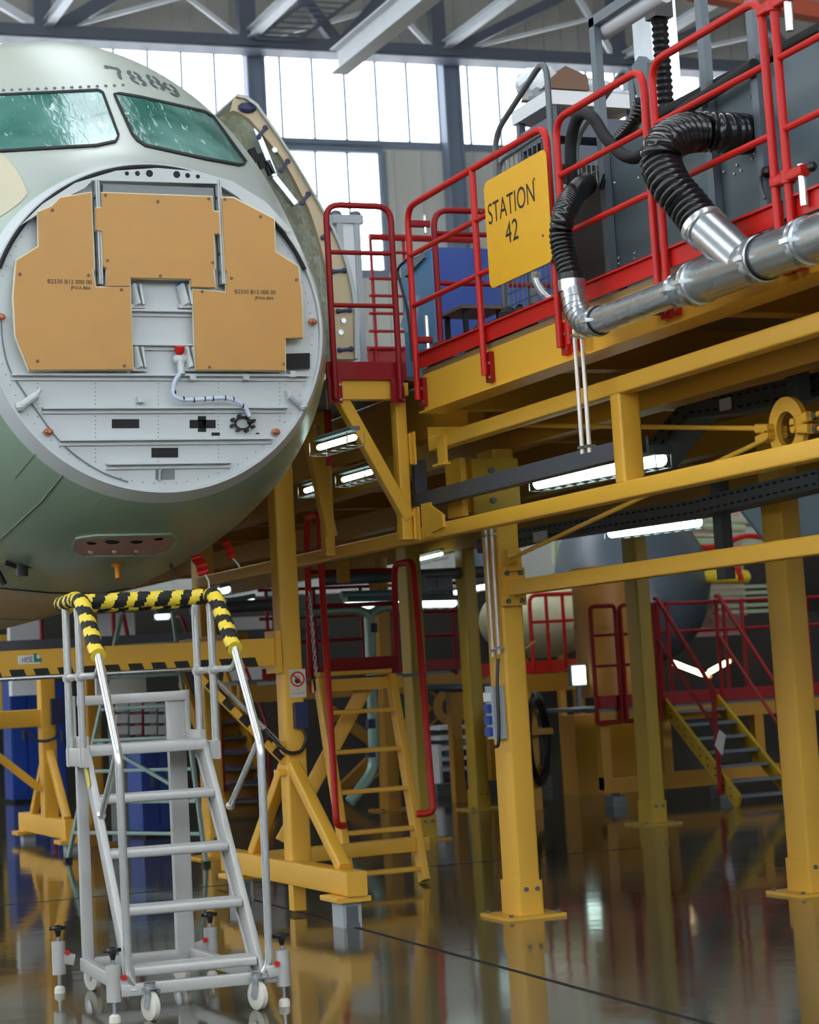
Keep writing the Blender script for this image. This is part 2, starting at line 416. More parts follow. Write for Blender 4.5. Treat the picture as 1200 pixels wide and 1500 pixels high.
def skin_mat():
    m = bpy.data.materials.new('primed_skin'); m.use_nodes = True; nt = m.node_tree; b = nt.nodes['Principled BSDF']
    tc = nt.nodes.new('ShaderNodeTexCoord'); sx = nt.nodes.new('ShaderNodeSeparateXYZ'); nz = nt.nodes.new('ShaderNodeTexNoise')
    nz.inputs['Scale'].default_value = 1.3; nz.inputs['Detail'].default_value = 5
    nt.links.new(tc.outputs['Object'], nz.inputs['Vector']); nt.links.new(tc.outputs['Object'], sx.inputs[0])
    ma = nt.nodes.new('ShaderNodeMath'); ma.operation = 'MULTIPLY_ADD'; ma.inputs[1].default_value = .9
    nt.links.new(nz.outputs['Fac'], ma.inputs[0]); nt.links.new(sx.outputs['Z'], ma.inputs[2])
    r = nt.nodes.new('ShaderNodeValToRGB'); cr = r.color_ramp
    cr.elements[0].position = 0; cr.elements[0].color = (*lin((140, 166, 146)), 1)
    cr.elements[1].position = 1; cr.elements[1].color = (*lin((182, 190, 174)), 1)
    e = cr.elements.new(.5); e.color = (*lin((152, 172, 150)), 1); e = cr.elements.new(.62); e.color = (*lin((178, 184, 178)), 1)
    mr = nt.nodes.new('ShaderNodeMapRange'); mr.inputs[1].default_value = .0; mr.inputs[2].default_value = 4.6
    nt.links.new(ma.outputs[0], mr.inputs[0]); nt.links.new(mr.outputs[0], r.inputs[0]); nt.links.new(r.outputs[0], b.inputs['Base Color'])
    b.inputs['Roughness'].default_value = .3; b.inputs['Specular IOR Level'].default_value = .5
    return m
taped = mat('beige_primer', (206, 188, 144), .5, var=.06)
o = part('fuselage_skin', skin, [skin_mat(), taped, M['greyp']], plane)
for p in o.data.polygons:
    c = p.center+V(plane.location)
    s = c.y-YB
    if s > 2.35 and c.z < ZB-.25: p.material_index = 1
    elif s < .11: p.material_index = 2
def concentric(poly, sub=6, rings=6, off=.003):
    pts = []
    for i in range(len(poly)):
        a, b = V((*poly[i], 0)), V((*poly[(i+1) % len(poly)], 0))
        pts += [a.lerp(b, k/sub) for k in range(sub)]
    c = sum(pts, V((0, 0, 0)))/len(pts); rows = []
    for j in range(rings+1):
        t = max(.001, j/rings); row = [onskin(*(c+(p-c)*t).xy, off) for p in pts]; rows.append(row+[row[0]])
    return MB().grid(rows)
def border(poly, grow, sub=6, off=.012, k=None):
    pts = []
    for i in range(len(poly)):
        a, b = V((*poly[i], 0)), V((*poly[(i+1) % len(poly)], 0))
        pts += [a.lerp(b, t/sub) for t in range(sub)]
    n = len(pts); outp = []
    for i in range(n):
        d = (pts[(i+1) % n]-pts[i-1]).normalized(); outp.append(pts[i]+V((d.y, -d.x, 0))*grow)
    r0 = [onskin(*p.xy, .0) for p in pts]; r1 = [onskin(*p.xy, off) for p in pts]; r2 = [onskin(*p.xy, off) for p in outp]; r3 = [onskin(*p.xy, 0) for p in outp]
    return MB().grid([r+[r[0]] for r in (r0, r1, r2, r3)])
def film_mat():
    m = bpy.data.materials.new('filmed_glass'); m.use_nodes = True; nt = m.node_tree; b = nt.nodes['Principled BSDF']
    tc = nt.nodes.new('ShaderNodeTexCoord'); mp = nt.nodes.new('ShaderNodeMapping'); mp.inputs['Scale'].default_value = (10, 3, 1.6); mp.inputs['Rotation'].default_value = (0, .7, .3)
    n1 = nt.nodes.new('ShaderNodeTexNoise'); n1.inputs['Scale'].default_value = 2.4; n1.inputs['Detail'].default_value = 2; n1.inputs['Distortion'].default_value = 1.2
    nt.links.new(tc.outputs['Object'], mp.inputs[0]); nt.links.new(mp.outputs[0], n1.inputs['Vector'])
    r = nt.nodes.new('ShaderNodeValToRGB'); r.color_ramp.elements[0].position = .64; r.color_ramp.elements[0].color = (0, 0, 0, 1); r.color_ramp.elements[1].position = .74; r.color_ramp.elements[1].color = (.8, .8, .8, 1)
    nt.links.new(n1.outputs['Fac'], r.inputs[0])
    n2 = nt.nodes.new('ShaderNodeTexNoise'); n2.inputs['Scale'].default_value = 2.0; nt.links.new(tc.outputs['Object'], n2.inputs['Vector'])
    r2 = nt.nodes.new('ShaderNodeValToRGB'); r2.color_ramp.elements[0].position = .35; r2.color_ramp.elements[0].color = (*lin((40, 104, 92)), 1); r2.color_ramp.elements[1].position = .72; r2.color_ramp.elements[1].color = (*lin((120, 168, 160)), 1)
    nt.links.new(n2.outputs['Fac'], r2.inputs[0])
    mx = nt.nodes.new('ShaderNodeMix'); mx.data_type = 'RGBA'; mx.inputs[7].default_value = (*lin((214, 234, 234)), 1)
    nt.links.new(r.outputs[0], mx.inputs[0]); nt.links.new(r2.outputs[0], mx.inputs[6]); nt.links.new(mx.outputs[2], b.inputs['Base Color'])
    b.inputs['Roughness'].default_value = .12; b.inputs['Coat Weight'].default_value = .4
    bp = nt.nodes.new('ShaderNodeBump'); bp.inputs['Strength'].default_value = .2; bp.inputs['Distance'].default_value = .02
    nt.links.new(n1.outputs['Fac'], bp.inputs['Height']); nt.links.new(bp.outputs[0], b.inputs['Normal'])
    return m
FILM = film_mat()
for poly, lb in (([(-70, 147), (0, 142), (143, 135), (149, 138), (172, 200), (168, 207), (140, 213), (0, 221), (-70, 226)], 'wide windscreen pane with white film wrinkles'),
                 ([(169, 139), (205, 145), (298, 166), (310, 173), (358, 239), (350, 241), (300, 232), (214, 213), (202, 205), (195, 196)], 'slanted side windscreen pane with white film wrinkles')):
    g = part('windscreen', concentric(poly, 6, 8, .006), FILM, plane, lb, 60)
    part('windscreen_seal', border(poly, 3.2), M['blackm'], g, None, 60)
part('primer_patch', concentric([(-60, 205), (-20, 212), (4, 226), (22, 246), (34, 266), (41, 284), (30, 297), (10, 312), (-20, 330), (-60, 340)], 4, 5), mat('beige_patch', (196, 188, 160), .5), plane, 'beige primer patch at the side', 60)
# stencilled number 7889
def arc(cx, cy, rx, ry, a0, a1, n=8): return [(cx+rx*math.cos(math.radians(a0+(a1-a0)*i/n)), cy+ry*math.sin(math.radians(a0+(a1-a0)*i/n))) for i in range(n+1)]
G = {'7': [[(.05, .88), (.9, .88)], [(.86, .80), (.62, .45), (.5, 0)], [(.05, .88), (.05, .7)]],
     '8': [arc(.5, .74, .32, .22, 105, 255), arc(.5, .74, .32, .22, -75, 75), arc(.5, .26, .38, .24, 105, 255), arc(.5, .26, .38, .24, -75, 75)],
     '9': [arc(.5, .68, .36, .28, 105, 255), arc(.5, .68, .36, .28, -75, 75), [(.86, .62), (.8, .25), (.55, .04), (.2, .1)]]}
dg = MB()
for ch, (ox, oy), (ux, uy), (vx, vy) in (('7', (164, 113), (25, 5.5), (-13, -18)), ('8', (194, 121), (24, 6.5), (-13, -19)), ('8', (222, 127), (23, 7), (-13, -19)), ('9', (246, 137), (22, 8), (-12, -18))):
    for st in G[ch]:
        P = []
        for a, b in zip(st, st[1:]): P += [(a[0]+(b[0]-a[0])*t/4, a[1]+(b[1]-a[1])*t/4) for t in range(4)]
        P.append(st[-1]); hw = .10; l0, l1 = [], []
        for i, p_ in enumerate(P):
            a, b = P[max(0, i-1)], P[min(len(P)-1, i+1)]; d = math.hypot(b[0]-a[0], b[1]-a[1]) or 1; nx, ny = -(b[1]-a[1])/d*hw, (b[0]-a[0])/d*hw
            for s_, l in ((1, l0), (-1, l1)):
                gx, gy = p_[0]+s_*nx, p_[1]+s_*ny; l.append(onskin(ox+ux*gx+vx*gy, oy+uy*gx+vy*gy, .004))
        dg.grid([l0, l1])
part('stencilled_number', dg, mat('stencil_paint', (76, 84, 86), .6), plane, 'black stencilled 7889', 60)
# rivet dots above the windscreen, seam lines on the belly
rv = MB()
for i in range(15):
    c = onskin(5+20*i/1.6, 133-i*.55, .002); rv.sphere(c, .012, 8)
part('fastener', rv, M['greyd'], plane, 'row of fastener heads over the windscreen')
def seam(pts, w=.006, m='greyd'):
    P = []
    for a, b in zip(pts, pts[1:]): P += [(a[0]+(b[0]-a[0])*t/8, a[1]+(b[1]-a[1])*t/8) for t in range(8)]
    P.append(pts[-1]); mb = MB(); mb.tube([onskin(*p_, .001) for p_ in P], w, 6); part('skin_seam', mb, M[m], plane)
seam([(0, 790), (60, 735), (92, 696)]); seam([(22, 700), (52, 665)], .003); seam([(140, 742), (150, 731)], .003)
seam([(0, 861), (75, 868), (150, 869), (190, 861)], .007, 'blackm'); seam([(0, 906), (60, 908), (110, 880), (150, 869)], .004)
# nose opening in the belly
ov = [(107, 804), (113, 790), (140, 786), (250, 784), (257, 788), (247, 805), (226, 812), (125, 813)]
bay = part('belly_opening', concentric(ov, 5, 6, .003), M['pink'], plane, 'pink-lined opening under the nose')
part('opening_rim', border(ov, 3.5, 5, .012), M['green'], bay)
for x, y, r_ in ((165, 793, .03), (135, 795, .022), (200, 793, .026), (232, 789, .02)):
    mb = MB(); c = onskin(x, y, .0); mb.sphere(c, r_, 10, (1.6, 1, .6)); part('fitting', mb, M['blackm'], bay)
for x, y in ((133, 807), (200, 805), (168, 806)):
    mb = MB(); c = onskin(x, y, .004); mb.sphere(c, .018, 10, (1, .6, 1)); part('fitting', mb, M['pink'], bay)
# probe covers
mb = MB(); c = onskin(33, 828, .02); mb.bar(c+V((0, 0, .09)), c-V((0, 0, .05)), .07, .05, .01); mb.tube([c+V((.0, 0, .02)), c+V((.12, 0, .0)), c+V((.2, 0, .0))], .012, 8); mb.tube([c, c-V((.10, 0, -.04))], .016, 8)
solo('probe_cover', mb, M['black'], 'black strapped cover over a probe under the nose, at its far left', 'probe cover')
mb = MB(); c = onskin(3, 838, .02); mb.tube([c+V((-.05, 0, .08)), c+V((.02, 0, -.06))], .02, 8); mb.sphere(c+V((-.05, 0, .08)), .035, 8)
solo('probe_cover', mb, M['black'], 'black pencil-shaped probe cover hanging at the very edge of the belly', 'probe cover')
mb = MB(); c = onskin(171, 826, .0); mb.cyl(c, c-V((0, .02, .09)), .016, 10); mb.cyl(c+V((0, 0, .005)), c-V((0, 0, .018)), .034, 12)
solo('plug', mb, M['orange'], 'orange plug pointing down from the belly below the pink opening', 'plug')
mb = MB(); c = onskin(250, 826, .0); mb.cyl(c, c-V((-.02, .02, .10)), .012, 8)
solo('drain_mast', mb, M['brown'], 'small brown drain stub under the nose beside the red flag', 'drain')
def flag(a, b, w, label, cord=None):
    mb = MB(); A, B = V(a), V(b); n = 10; rows = []
    side = (B-A).cross(V((0, 1, 0))).normalized()*w
    for dy in (-.006, .006):
        rows.append([]); 
    P = [A.lerp(B, i/n)+V((0, .02*math.sin(i*.9), 0)) for i in range(n+1)]
    t = V((0, .008, 0))
    for off in (t, -t): mb.grid([[p-side+off for p in P], [p+off for p in P], [p+side+off for p in P]])
    mb.grid([[p-side+t for p in P], [p-side-t for p in P]]); mb.grid([[p+side+t for p in P], [p+side-t for p in P]])
    th = thing('warning_flag', label, 'flag', A); part('ribbon', mb, M['red'], th)
    if cord: c2 = MB(); c2.tube(spline([V(p) for p in cord], 6), .006, 6); part('cord', c2, M['white'], th)
a = onskin(284, 806, .03); b = px(300, 842, 'Y', a.y-.05)
flag(a, b, .035, 'red flag with a white hook hanging under the nose above the ladder rail', [b, px(305, 850, 'Y', b.y), px(306, 862, 'Y', b.y), px(302, 866, 'Y', b.y)])
a = onskin(326, 786, .03); b = px(341, 818, 'Y', a.y+.0)
flag(a, b, .022, 'small red flag on a thin pale cord at the belly flank', [b, px(348, 826, 'Y', a.y), px(352, 832, 'Y', a.y)])

# ---- radome bulkhead
def BK(x, y, dy=0.): return px(x, y, 'Y', YB+dy-.035)
def ell(k, a, dy): return V((XC+.99*k*math.sin(a), YB+dy, ZB+.955*k*math.cos(a)))
mb = MB(); prof_ = [(1.0, 0), (.997, -.008), (.982, -.008), (.978, .03)]
mb.grid([[ell(k, 2*PI*i/120, dy) for i in range(121)] for k, dy in prof_])
rim = part('radome_ring', mb, M['greyp'], plane, 'smooth grey ring round the nose')
mb = MB(); mb.tube([ell(.975, math.radians(-70+138*i/60), -.012) for i in range(61)], .013, 8)
part('seal_strip', mb, M['blackm'], rim, 'dark seal along the top of the ring')
mb = MB(); mb.grid([[ell(k, 2*PI*i/96, .015) for i in range(97)] for k in (.0005, .5, .98)])
bh = part('radome_bulkhead', mb, M['greyp'], plane, 'flat grey bulkhead')
mb = MB(); fl = [(30, 330), (62, 299), (110, 268), (170, 250), (230, 246), (290, 251), (340, 265), (390, 296), (428, 338), (420, 340), (402, 322), (362, 300), (347, 287), (318, 269), (135, 264), (125, 275), (95, 290), (58, 312)]
mb.prism([BK(x, y, -.02) for x, y in fl], (0, .025, 0)); arch = part('arch_flange', mb, M['greyp'], plane, 'arched flange with six holes')
for x, y, r_ in ((186, 254, 3.2), (201.5, 254, 3.8), (219, 254, 5.4), (259, 255.5, 5.4), (275, 257, 3.8), (290, 258.5, 3.2)):
    mb = MB(); c = BK(x, y, -.0212); mb.cyl(c, c+V((0, .003, 0)), r_*.0039, 16); part('hole', mb, M['blackm'], arch)
mb = MB()
for y, x0, x1 in ((455, 190, 285), (505, 190, 285), (549, 17, 450), (598, 62, 420), (645, 88, 398), (680, 156, 337)):
    a, b = BK(x0, y, .03), BK(x1, y, .03); mb.bar((a.x, YB-.007, a.z), (b.x, YB-.007, a.z), .05, .012)
    a2 = BK(x0, y+3, .04); mb.bar((a.x, YB+.008, a.z-.014), (b.x, YB+.008, a.z-.014), .015, .03)
part('stiffener', mb, M['greyp'], bh, 'horizontal stiffener ribs')
mb = MB()
for x in (55, 140, 232, 320, 410):
    for k in range(24):
        y = 556+k*6
        c = BK(x, y, .05)
        if (c.x-XC)**2/.9**2+(c.z-ZB)**2/.87**2 < 1: mb.sphere(c, .004, 6)
for i in range(90):
    mb.sphere(ell(.94, 2*PI*i/90, .015), .004, 6)
part('rivet', mb, M['greyd'], bh, 'rows of rivets')
for x0, x1 in ((137, 148), (315, 327)):
    mb = MB(); a, b = BK(x0, 266, .02), BK(x1, 418, .02)
    mb.box(a.x, b.x, YB-.005, YB+.013, b.z, a.z); mb.box(a.x, a.x+.012, YB-.065, YB+.005, b.z, a.z); mb.box(b.x-.012, b.x, YB-.065, YB+.005, b.z, a.z)
    for y in (290, 330, 372, 400):
        c = BK((x0+x1)/2, y, 0); mb.box(a.x, b.x, YB-.05, YB-.005, c.z-.008, c.z+.008)
    part('channel', mb, M['greyp'], bh)
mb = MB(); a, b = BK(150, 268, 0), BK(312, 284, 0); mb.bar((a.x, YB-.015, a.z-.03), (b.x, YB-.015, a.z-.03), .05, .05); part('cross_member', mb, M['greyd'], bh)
def tanpanel(poly, bolts, label):
    z = [(x/2.4, 200+y/2.4) for x, y in poly]; cx = sum(p[0] for p in z)/len(z); cy = sum(p[1] for p in z)/len(z)
    mb = MB(); mb.prism([BK(*p, -.045) for p in z], (0, .012, 0)); o = part('insulation_panel', mb, M['tan'], plane, label)
    mb = MB(); n = len(z); A = sum(z[i][0]*z[(i+1) % n][1]-z[(i+1) % n][0]*z[i][1] for i in range(n)); sg = 1 if A > 0 else -1
    off = []
    for i in range(n):
        p0, p1, p2 = V((*z[i-1], 0)), V((*z[i], 0)), V((*z[(i+1) % n], 0)); d1 = (p1-p0).normalized(); d2 = (p2-p1).normalized()
        off.append(p1+(V((d1.y, -d1.x, 0))+V((d2.y, -d2.x, 0)))*1.1*sg)
    mb.prism([BK(*p.xy, -.0325) for p in off], (0, .03, 0)); part('panel_edge', mb, M['cream'], o, 'cream edge')
    for x, y in bolts:
        mb = MB(); c = BK(x/2.4, 200+y/2.4, -.046); mb.cyl(c, c-V((0, .005, 0)), .009, 8); part('bolt', mb, M['brown'], o)
    return o
pl = tanpanel([(135, 265), (182, 246), (212, 216), (320, 197), (330, 465), (324, 472), (336, 530), (458, 530), (468, 818), (105, 820), (57, 700), (50, 560), (60, 435), (139, 385)], [(184, 258), (70, 484), (311, 488), (427, 539), (132, 790), (437, 806)], 'tan panel with stepped outline left of the centre one')
pc = tanpanel([(358, 197), (745, 212), (748, 262), (770, 265), (772, 340), (752, 342), (755, 462), (750, 468), (758, 530), (674, 528), (672, 500), (458, 496), (457, 525), (375, 525), (378, 463), (364, 455), (360, 332), (338, 328), (338, 252), (360, 250)], [(371, 207), (555, 229), (734, 219), (378, 436), (564, 490), (748, 443)], 'tan centre panel with a notched lower edge')
pr = tanpanel([(780, 215), (820, 216), (963, 290), (967, 405), (1048, 457), (1060, 560), (1065, 706), (1003, 709), (1003, 822), (690, 820), (680, 537), (797, 548), (801, 475), (793, 470), (787, 350)], [(791, 221), (916, 282), (814, 498), (1042, 504), (711, 545), (737, 811), (997, 800)], 'tan panel with angled outline right of the centre one')
def text(s, p, u, v, size, m, name, parent, label=None, sx=1., depth=.002, align='CENTER', shear=0):
    cu = bpy.data.curves.new('lettering', 'FONT'); cu.body = s; cu.size = 1; cu.align_x = align; cu.align_y = 'CENTER'; cu.resolution_u = 4; cu.shear = shear
    t = bpy.data.objects.new('lettering', cu); COL.objects.link(t); bpy.context.view_layer.update()
    me = t.to_mesh(); mb = MB(); u, v, p = V(u), V(v), V(p); n = u.cross(v).normalized()
    mb.add([p+u*(q_.co.x*size*sx)+v*(q_.co.y*size)+n*depth for q_ in me.vertices], [tuple(f.vertices) for f in me.polygons])
    t.to_mesh_clear(); bpy.data.objects.remove(t); bpy.data.curves.remove(cu)
    return part(name, mb, m, parent, label)
for p_, xs in ((pl, (102, 118)), (pr, (374, 387))):
    yy = 413 if p_ is pl else 428
    text('B2330 B12 000 00', BK(xs[0], yy, -.046), (1, 0, 0), (0, 0, 1), .034, M['ink'], 'stamped_text', p_, 'small stamped code')
    text('JFWA B04', BK(xs[1], yy+9, -.046), (1, 0, 0), (0, 0, 1), .026, M['ink'], 'stamped_text', p_, 'small stamped code')
def hole(x0, x1, y0, y1, dy=.046, m='blackm', nm='cutout', tilt=0):
    mb = MB(); mb.prism([BK(x0, y0, dy), BK(x1, y0+tilt, dy), BK(x1, y1+tilt, dy), BK(x0, y1, dy)], (0, .003, 0)); return part(nm, mb, M[m], bh)
hole(164, 204, 614, 627); hole(278, 316, 615, 627); hole(290, 302, 609.5, 632.5); hole(310, 322, 633.5, 638); hole(222, 261, 656, 670); hole(238, 247, 645.5, 649.5)
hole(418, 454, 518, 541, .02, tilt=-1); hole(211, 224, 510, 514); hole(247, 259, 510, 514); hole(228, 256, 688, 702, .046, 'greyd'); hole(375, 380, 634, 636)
for x, y in ((200, 433), (271, 433), (203, 525), (277, 525)):
    mb = MB(); c = BK(x, y, .02); mb.bar(c+V((-.025, 0, .06)), c+V((-.005, -.03, -.06)), .02, .05, .004); mb.bar(c+V((.02, 0, .06)), c+V((.03, -.02, -.06)), .014, .05, .004); mb.box(c.x-.04, c.x+.045, c.y-.02, c.y+.03, c.z-.075, c.z-.055)
    part('bracket', mb, M['greyp'], bh)
    mb = MB(); mb.box(c.x-.045, c.x-.01, c.y+.024, c.y+.027, c.z+.055, c.z+.075); part('paint_mark', mb, M['blue2'], bh, 'blue paint dab')
for x, y in ((281, 553), (359, 553), (427, 549), (205, 586)):
    mb = MB(); c = BK(x, y, .03); mb.box(c.x-.018, c.x+.018, YB-.035, YB+.015, c.z-.016, c.z+.018)
    part('clip', mb, M['greyp'], bh)
for x, y in ((71, 632.5), (404, 632.5), (458, 471), (1, 464)):
    mb = MB(); c = BK(x, y, .02); mb.sphere(c, .026, 12, (1.1, .4, .8)); mb.cyl(c-V((0, .006, 0)), c-V((0, .022, 0)), .01, 8); part('grounding_pad', mb, M['copper'], bh, 'coppery pad')
for x, y, sg in ((43, 587, 1), (432, 587, -1)):
    mb = MB(); c = BK(x, y, .02); mb.cyl(c+V((-.05*sg, 0, -.03)), c+V((.04*sg, -.02, .03)), .022, 10); mb.sphere(c+V((-.05*sg, 0, -.03)), .03, 10); mb.cyl(c+V((.035*sg, -.02, .03)), c+V((.06*sg, -.02, .06)), .012, 8)
    part('latch_fitting', mb, M['greyp'], bh)
mb = MB(); c = BK(234, 695, .03); mb.cyl(c-V((0, 0, .03)), c+V((0, -.02, .03)), .01, 8); part('latch_pin', mb, M['alu'], bh)
P = [BK(x, y, -.02) for x, y in ((263, 548), (256, 560), (254, 576), (262, 584), (280, 586), (308, 584), (330, 583), (348, 588), (360, 598), (366, 610))]
hs = MB(); hs.tube(spline(P), .013, 10); hose = part('hose', hs, mat('pale_blue_hose', (196, 206, 226), .4), plane, 'pale blue hose on the bulkhead')
mb = MB()
for x, y in ((256, 575), (269, 584.5), (284, 586), (300, 584.5), (312, 584), (330, 583), (342, 585), (356, 594)):
    c = BK(x, y, -.02); mb.sphere(c, .0165, 8, (.5, 1, 1))
part('cable_tie', mb, M['blackm'], hose)
mb = MB(); c = BK(264, 526, 0); mb.cyl(c+V((0, 0, .03)), c+V((0, -.01, -.09)), .022, 12); mb.sphere(c, .04, 12, (1.1, .6, .8)); part('valve', mb, M['greyp'], plane, 'white valve body')
mb = MB(); c = BK(263, 515, -.01); mb.cyl(c, c+V((0, -.01, .03)), .028, 12); mb.sphere(c, .026, 10); part('valve_cap', mb, M['red'], plane, 'red valve cap')
cc = BK(356, 620, .03); mb = MB(); mb.tube([cc+V((.045*math.cos(2*PI*i/20), 0, .035*math.sin(2*PI*i/20))) for i in range(20)], .006, 6, True)
for i in range(8): e = cc+V((.068*math.cos(2*PI*i/8+.3), 0, .045*math.sin(2*PI*i/8+.3))); mb.cyl(e+V((0, .02, 0)), e-V((0, .014, 0)), .011, 8)
mb.sphere(BK(366, 618, .0), .018, 8); part('hose_connector', mb, M['ink'], plane, 'black ring of studs')

mb = MB(); mb.tube(spline([BK(x, y, .04) for x, y in ((2, 462), (4, 500), (14, 540), (36, 576), (60, 610), (84, 642), (112, 668), (150, 692), (188, 706))], 6), .004, 6); part('wire', mb, M['greyd'], bh)
# ---- open passenger door
YD = 14.0
def D(x, y, Y=YD): return px(x, y, 'Y', Y)
op = [D(*p) for p in ((348, 137), (362, 140), (378, 152), (410, 198), (432, 233), (450, 263), (470, 298), (490, 334), (504, 364), (514, 392), (522, 425), (527, 460), (527, 525))]
ip = [D(*p) for p in ((342, 160), (352, 163), (367, 172), (391, 200), (414, 228), (430, 255), (442, 279), (455, 305), (464, 330), (472, 358), (480, 392), (487, 425), (489, 525))]
LY = V((0, .82, 0))
mid = [a.lerp(b, .18) for a, b in zip(op, ip)]
door = part('passenger_door', MB().prism(op+mid[::-1], LY), mat('door_skin', (178, 184, 180), .35), plane, 'curved open cabin door')
mb = MB().prism([a+V((0, .03, 0)) for a in mid]+[a+V((0, .03, 0)) for a in ip[::-1]], (0, .06, 0)); part('door_frame', mb, M['doorin'], door, 'beige door edge frame')
lin_ = [a.lerp(b, .78) for a, b in zip(op, ip)]
mb = MB(); mb.grid([[p+V((0, .09+.7*t/6, 0)) + V((.012*((i*7+t*5) % 3-1), 0, .012*((i*3+t) % 3-1))) for i, p in enumerate(lin_)] for t in range(7)])
part('insulation_blanket', mb, M['foil'], door, 'crinkled foil blanket', 10)
for x, y in ((384, 194), (417, 243), (447, 291), (478, 341), (496, 397), (504, 455), (506, 512)):
    c = D(x, y, YD+.02); mb = MB(); t = V((.6, 0, .8)) if y < 350 else V((1, 0, .1))
    mb.bar(c-t*.05, c+t*.05, .02, .022, .004); mb.sphere(c-t*.045, .021, 8, (1, .5, 1)); mb.sphere(c+t*.045, .021, 8, (1, .5, 1)); part('door_stop', mb, M['navy'], door)
for x, y in ((402, 220), (503, 470), (499, 487)):
    c = D(x, y, YD+.025); mb = MB(); mb.cyl(c, c-V((0, .01, 0)), .02, 10); part('fitting', mb, M['galv'], door)
mb = MB(); c = D(362, 158, YD+.02); mb.sphere(c, .06, 10, (1.2, .4, .7)); part('hinge_cover', mb, M['navy'], door)
mb = MB(); a, b = D(372, 190, YD+.1), D(400, 260, YD+.1); mb.bar(a, b, .1, .04); mb.bar(b, D(432, 300, YD+.1), .07, .04); part('mechanism_rail', mb, M['galv'], door, 'bare metal door mechanism')
for x, y in ((372, 228), (382, 236), (394, 246)):
    c = D(x, y, YD+.07); mb = MB(); mb.bar(c-V((.02, 0, -.05)), c+V((.02, 0, -.05)), .04, .05); part('cutout', mb, M['blackm'], door)
# ------------------------------------------------------------------ the dock: deck, beams, posts
def beam(p0, p1, w, h, m, label, r=.012, group=None, nm='steel_beam'):
    mb = MB(); mb.bar(p0, p1, w, h, r); return solo(nm, mb, M[m] if isinstance(m, str) else m, label, 'beam', group)
XD, ZD = 5.3, 3.56
mb = MB(); mb.box(XD+.02, 11.6, 3.5, 12.3, ZD-.035, ZD); mb.box(5.62, 11.6, 12.3, 34, ZD-.035, ZD)
deck = thing('work_deck', 'long yellow-edged upper work deck carried on the yellow posts', 'platform', (8, 12, ZD-.035))
part('deck_board', mb, M['wood'], deck, 'plywood deck boards')
mb = MB(); mb.box(XD+.02, XD+.14, 3.5, 12.3, 3.285, ZD-.036); part('edge_beam', mb, M['yellow'], deck, 'yellow edge beam')
mb = MB(); mb.box(XD-.02, XD+.16, 3.5, 12.3, 3.275, 3.285); part('edge_flange', mb, M['yellow'], deck)
mb = MB(); mb.box(XD+.14, 11.6, 12.2, 12.3, 3.285, ZD-.036); part('end_beam', mb, M['yellow'], deck)
mb = MB(); mb.box(5.62, 5.74, 12.3, 34, 3.2, ZD-.036); part('edge_beam', mb, M['yellow_shade'], deck)
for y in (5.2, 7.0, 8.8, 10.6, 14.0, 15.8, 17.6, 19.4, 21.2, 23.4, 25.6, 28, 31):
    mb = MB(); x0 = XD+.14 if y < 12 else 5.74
    mb.box(x0, 11.6, y-.05, y+.05, 3.30, ZD-.036); mb.box(x0, 11.6, y-.07, y+.07, 3.285, 3.30); part('joist', mb, M['yellow_shade'], deck)
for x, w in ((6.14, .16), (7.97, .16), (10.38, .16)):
    mb = MB(); mb.box(x-.08, x+.08, 3.5, 34, 3.08, 3.284); part('girder', mb, M['yellow_shade'], deck)
def post(x, y, top, label, w=.16, d=.26, m='yellow', group='yellow dock posts', plate=True):
    t = thing('support_post', label, 'post', (x+w/2, y+d/2, 0), group)
    mb = MB(); mb.bar((x+w/2, y+d/2, .018), (x+w/2, y+d/2, top), w, d, .02, (0, 1, 0)); part('shaft', mb, M[m], t)
    if plate:
        mb = MB(); mb.bar((x+w/2, y+d/2, .018), (x+w/2, y+d/2, .235), w+.026, d+.026, .022, (0, 1, 0)); part('sleeve', mb, M[m], t)
        mb = MB(); mb.box(x-.13, x+w+.13, y-.09, y+d+.09, 0, .02); part('base_plate', mb, M[m], t)
        for bx, by in ((x-.09, y-.05), (x+w+.09, y-.05), (x-.09, y+d+.05), (x+w+.09, y+d+.05)):
            mb = MB(); bolt(mb, (bx, by, .02), (0, 0, 1), .014, .018); part('anchor_bolt', mb, M['galvd'], t)
        for bx in (x+.045, x+w-.035):
            mb = MB(); bolt(mb, (bx, y-.013, .185), (0, -1, 0), .016, .012); part('bolt', mb, M['galvd'], t)
    return t
p1 = post(5.94, 12.64, 3.08, 'nearest yellow post, carrying the grey socket box on its side')
post(7.89, 12.22, 3.08, 'yellow post at the right edge, behind the crossing rails')
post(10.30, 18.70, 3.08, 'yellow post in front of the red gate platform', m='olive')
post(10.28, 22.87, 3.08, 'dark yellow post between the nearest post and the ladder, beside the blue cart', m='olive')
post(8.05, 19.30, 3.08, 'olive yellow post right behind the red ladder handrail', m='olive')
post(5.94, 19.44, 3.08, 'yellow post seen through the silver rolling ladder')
post(9.60, 24.0, 3.08, 'yellow post behind the rungs of the yellow ladder', m='yellow_shade')
post(5.50, 22.3, 3.08, 'yellow post behind the left leg of the rolling ladder', m='yellow_shade')
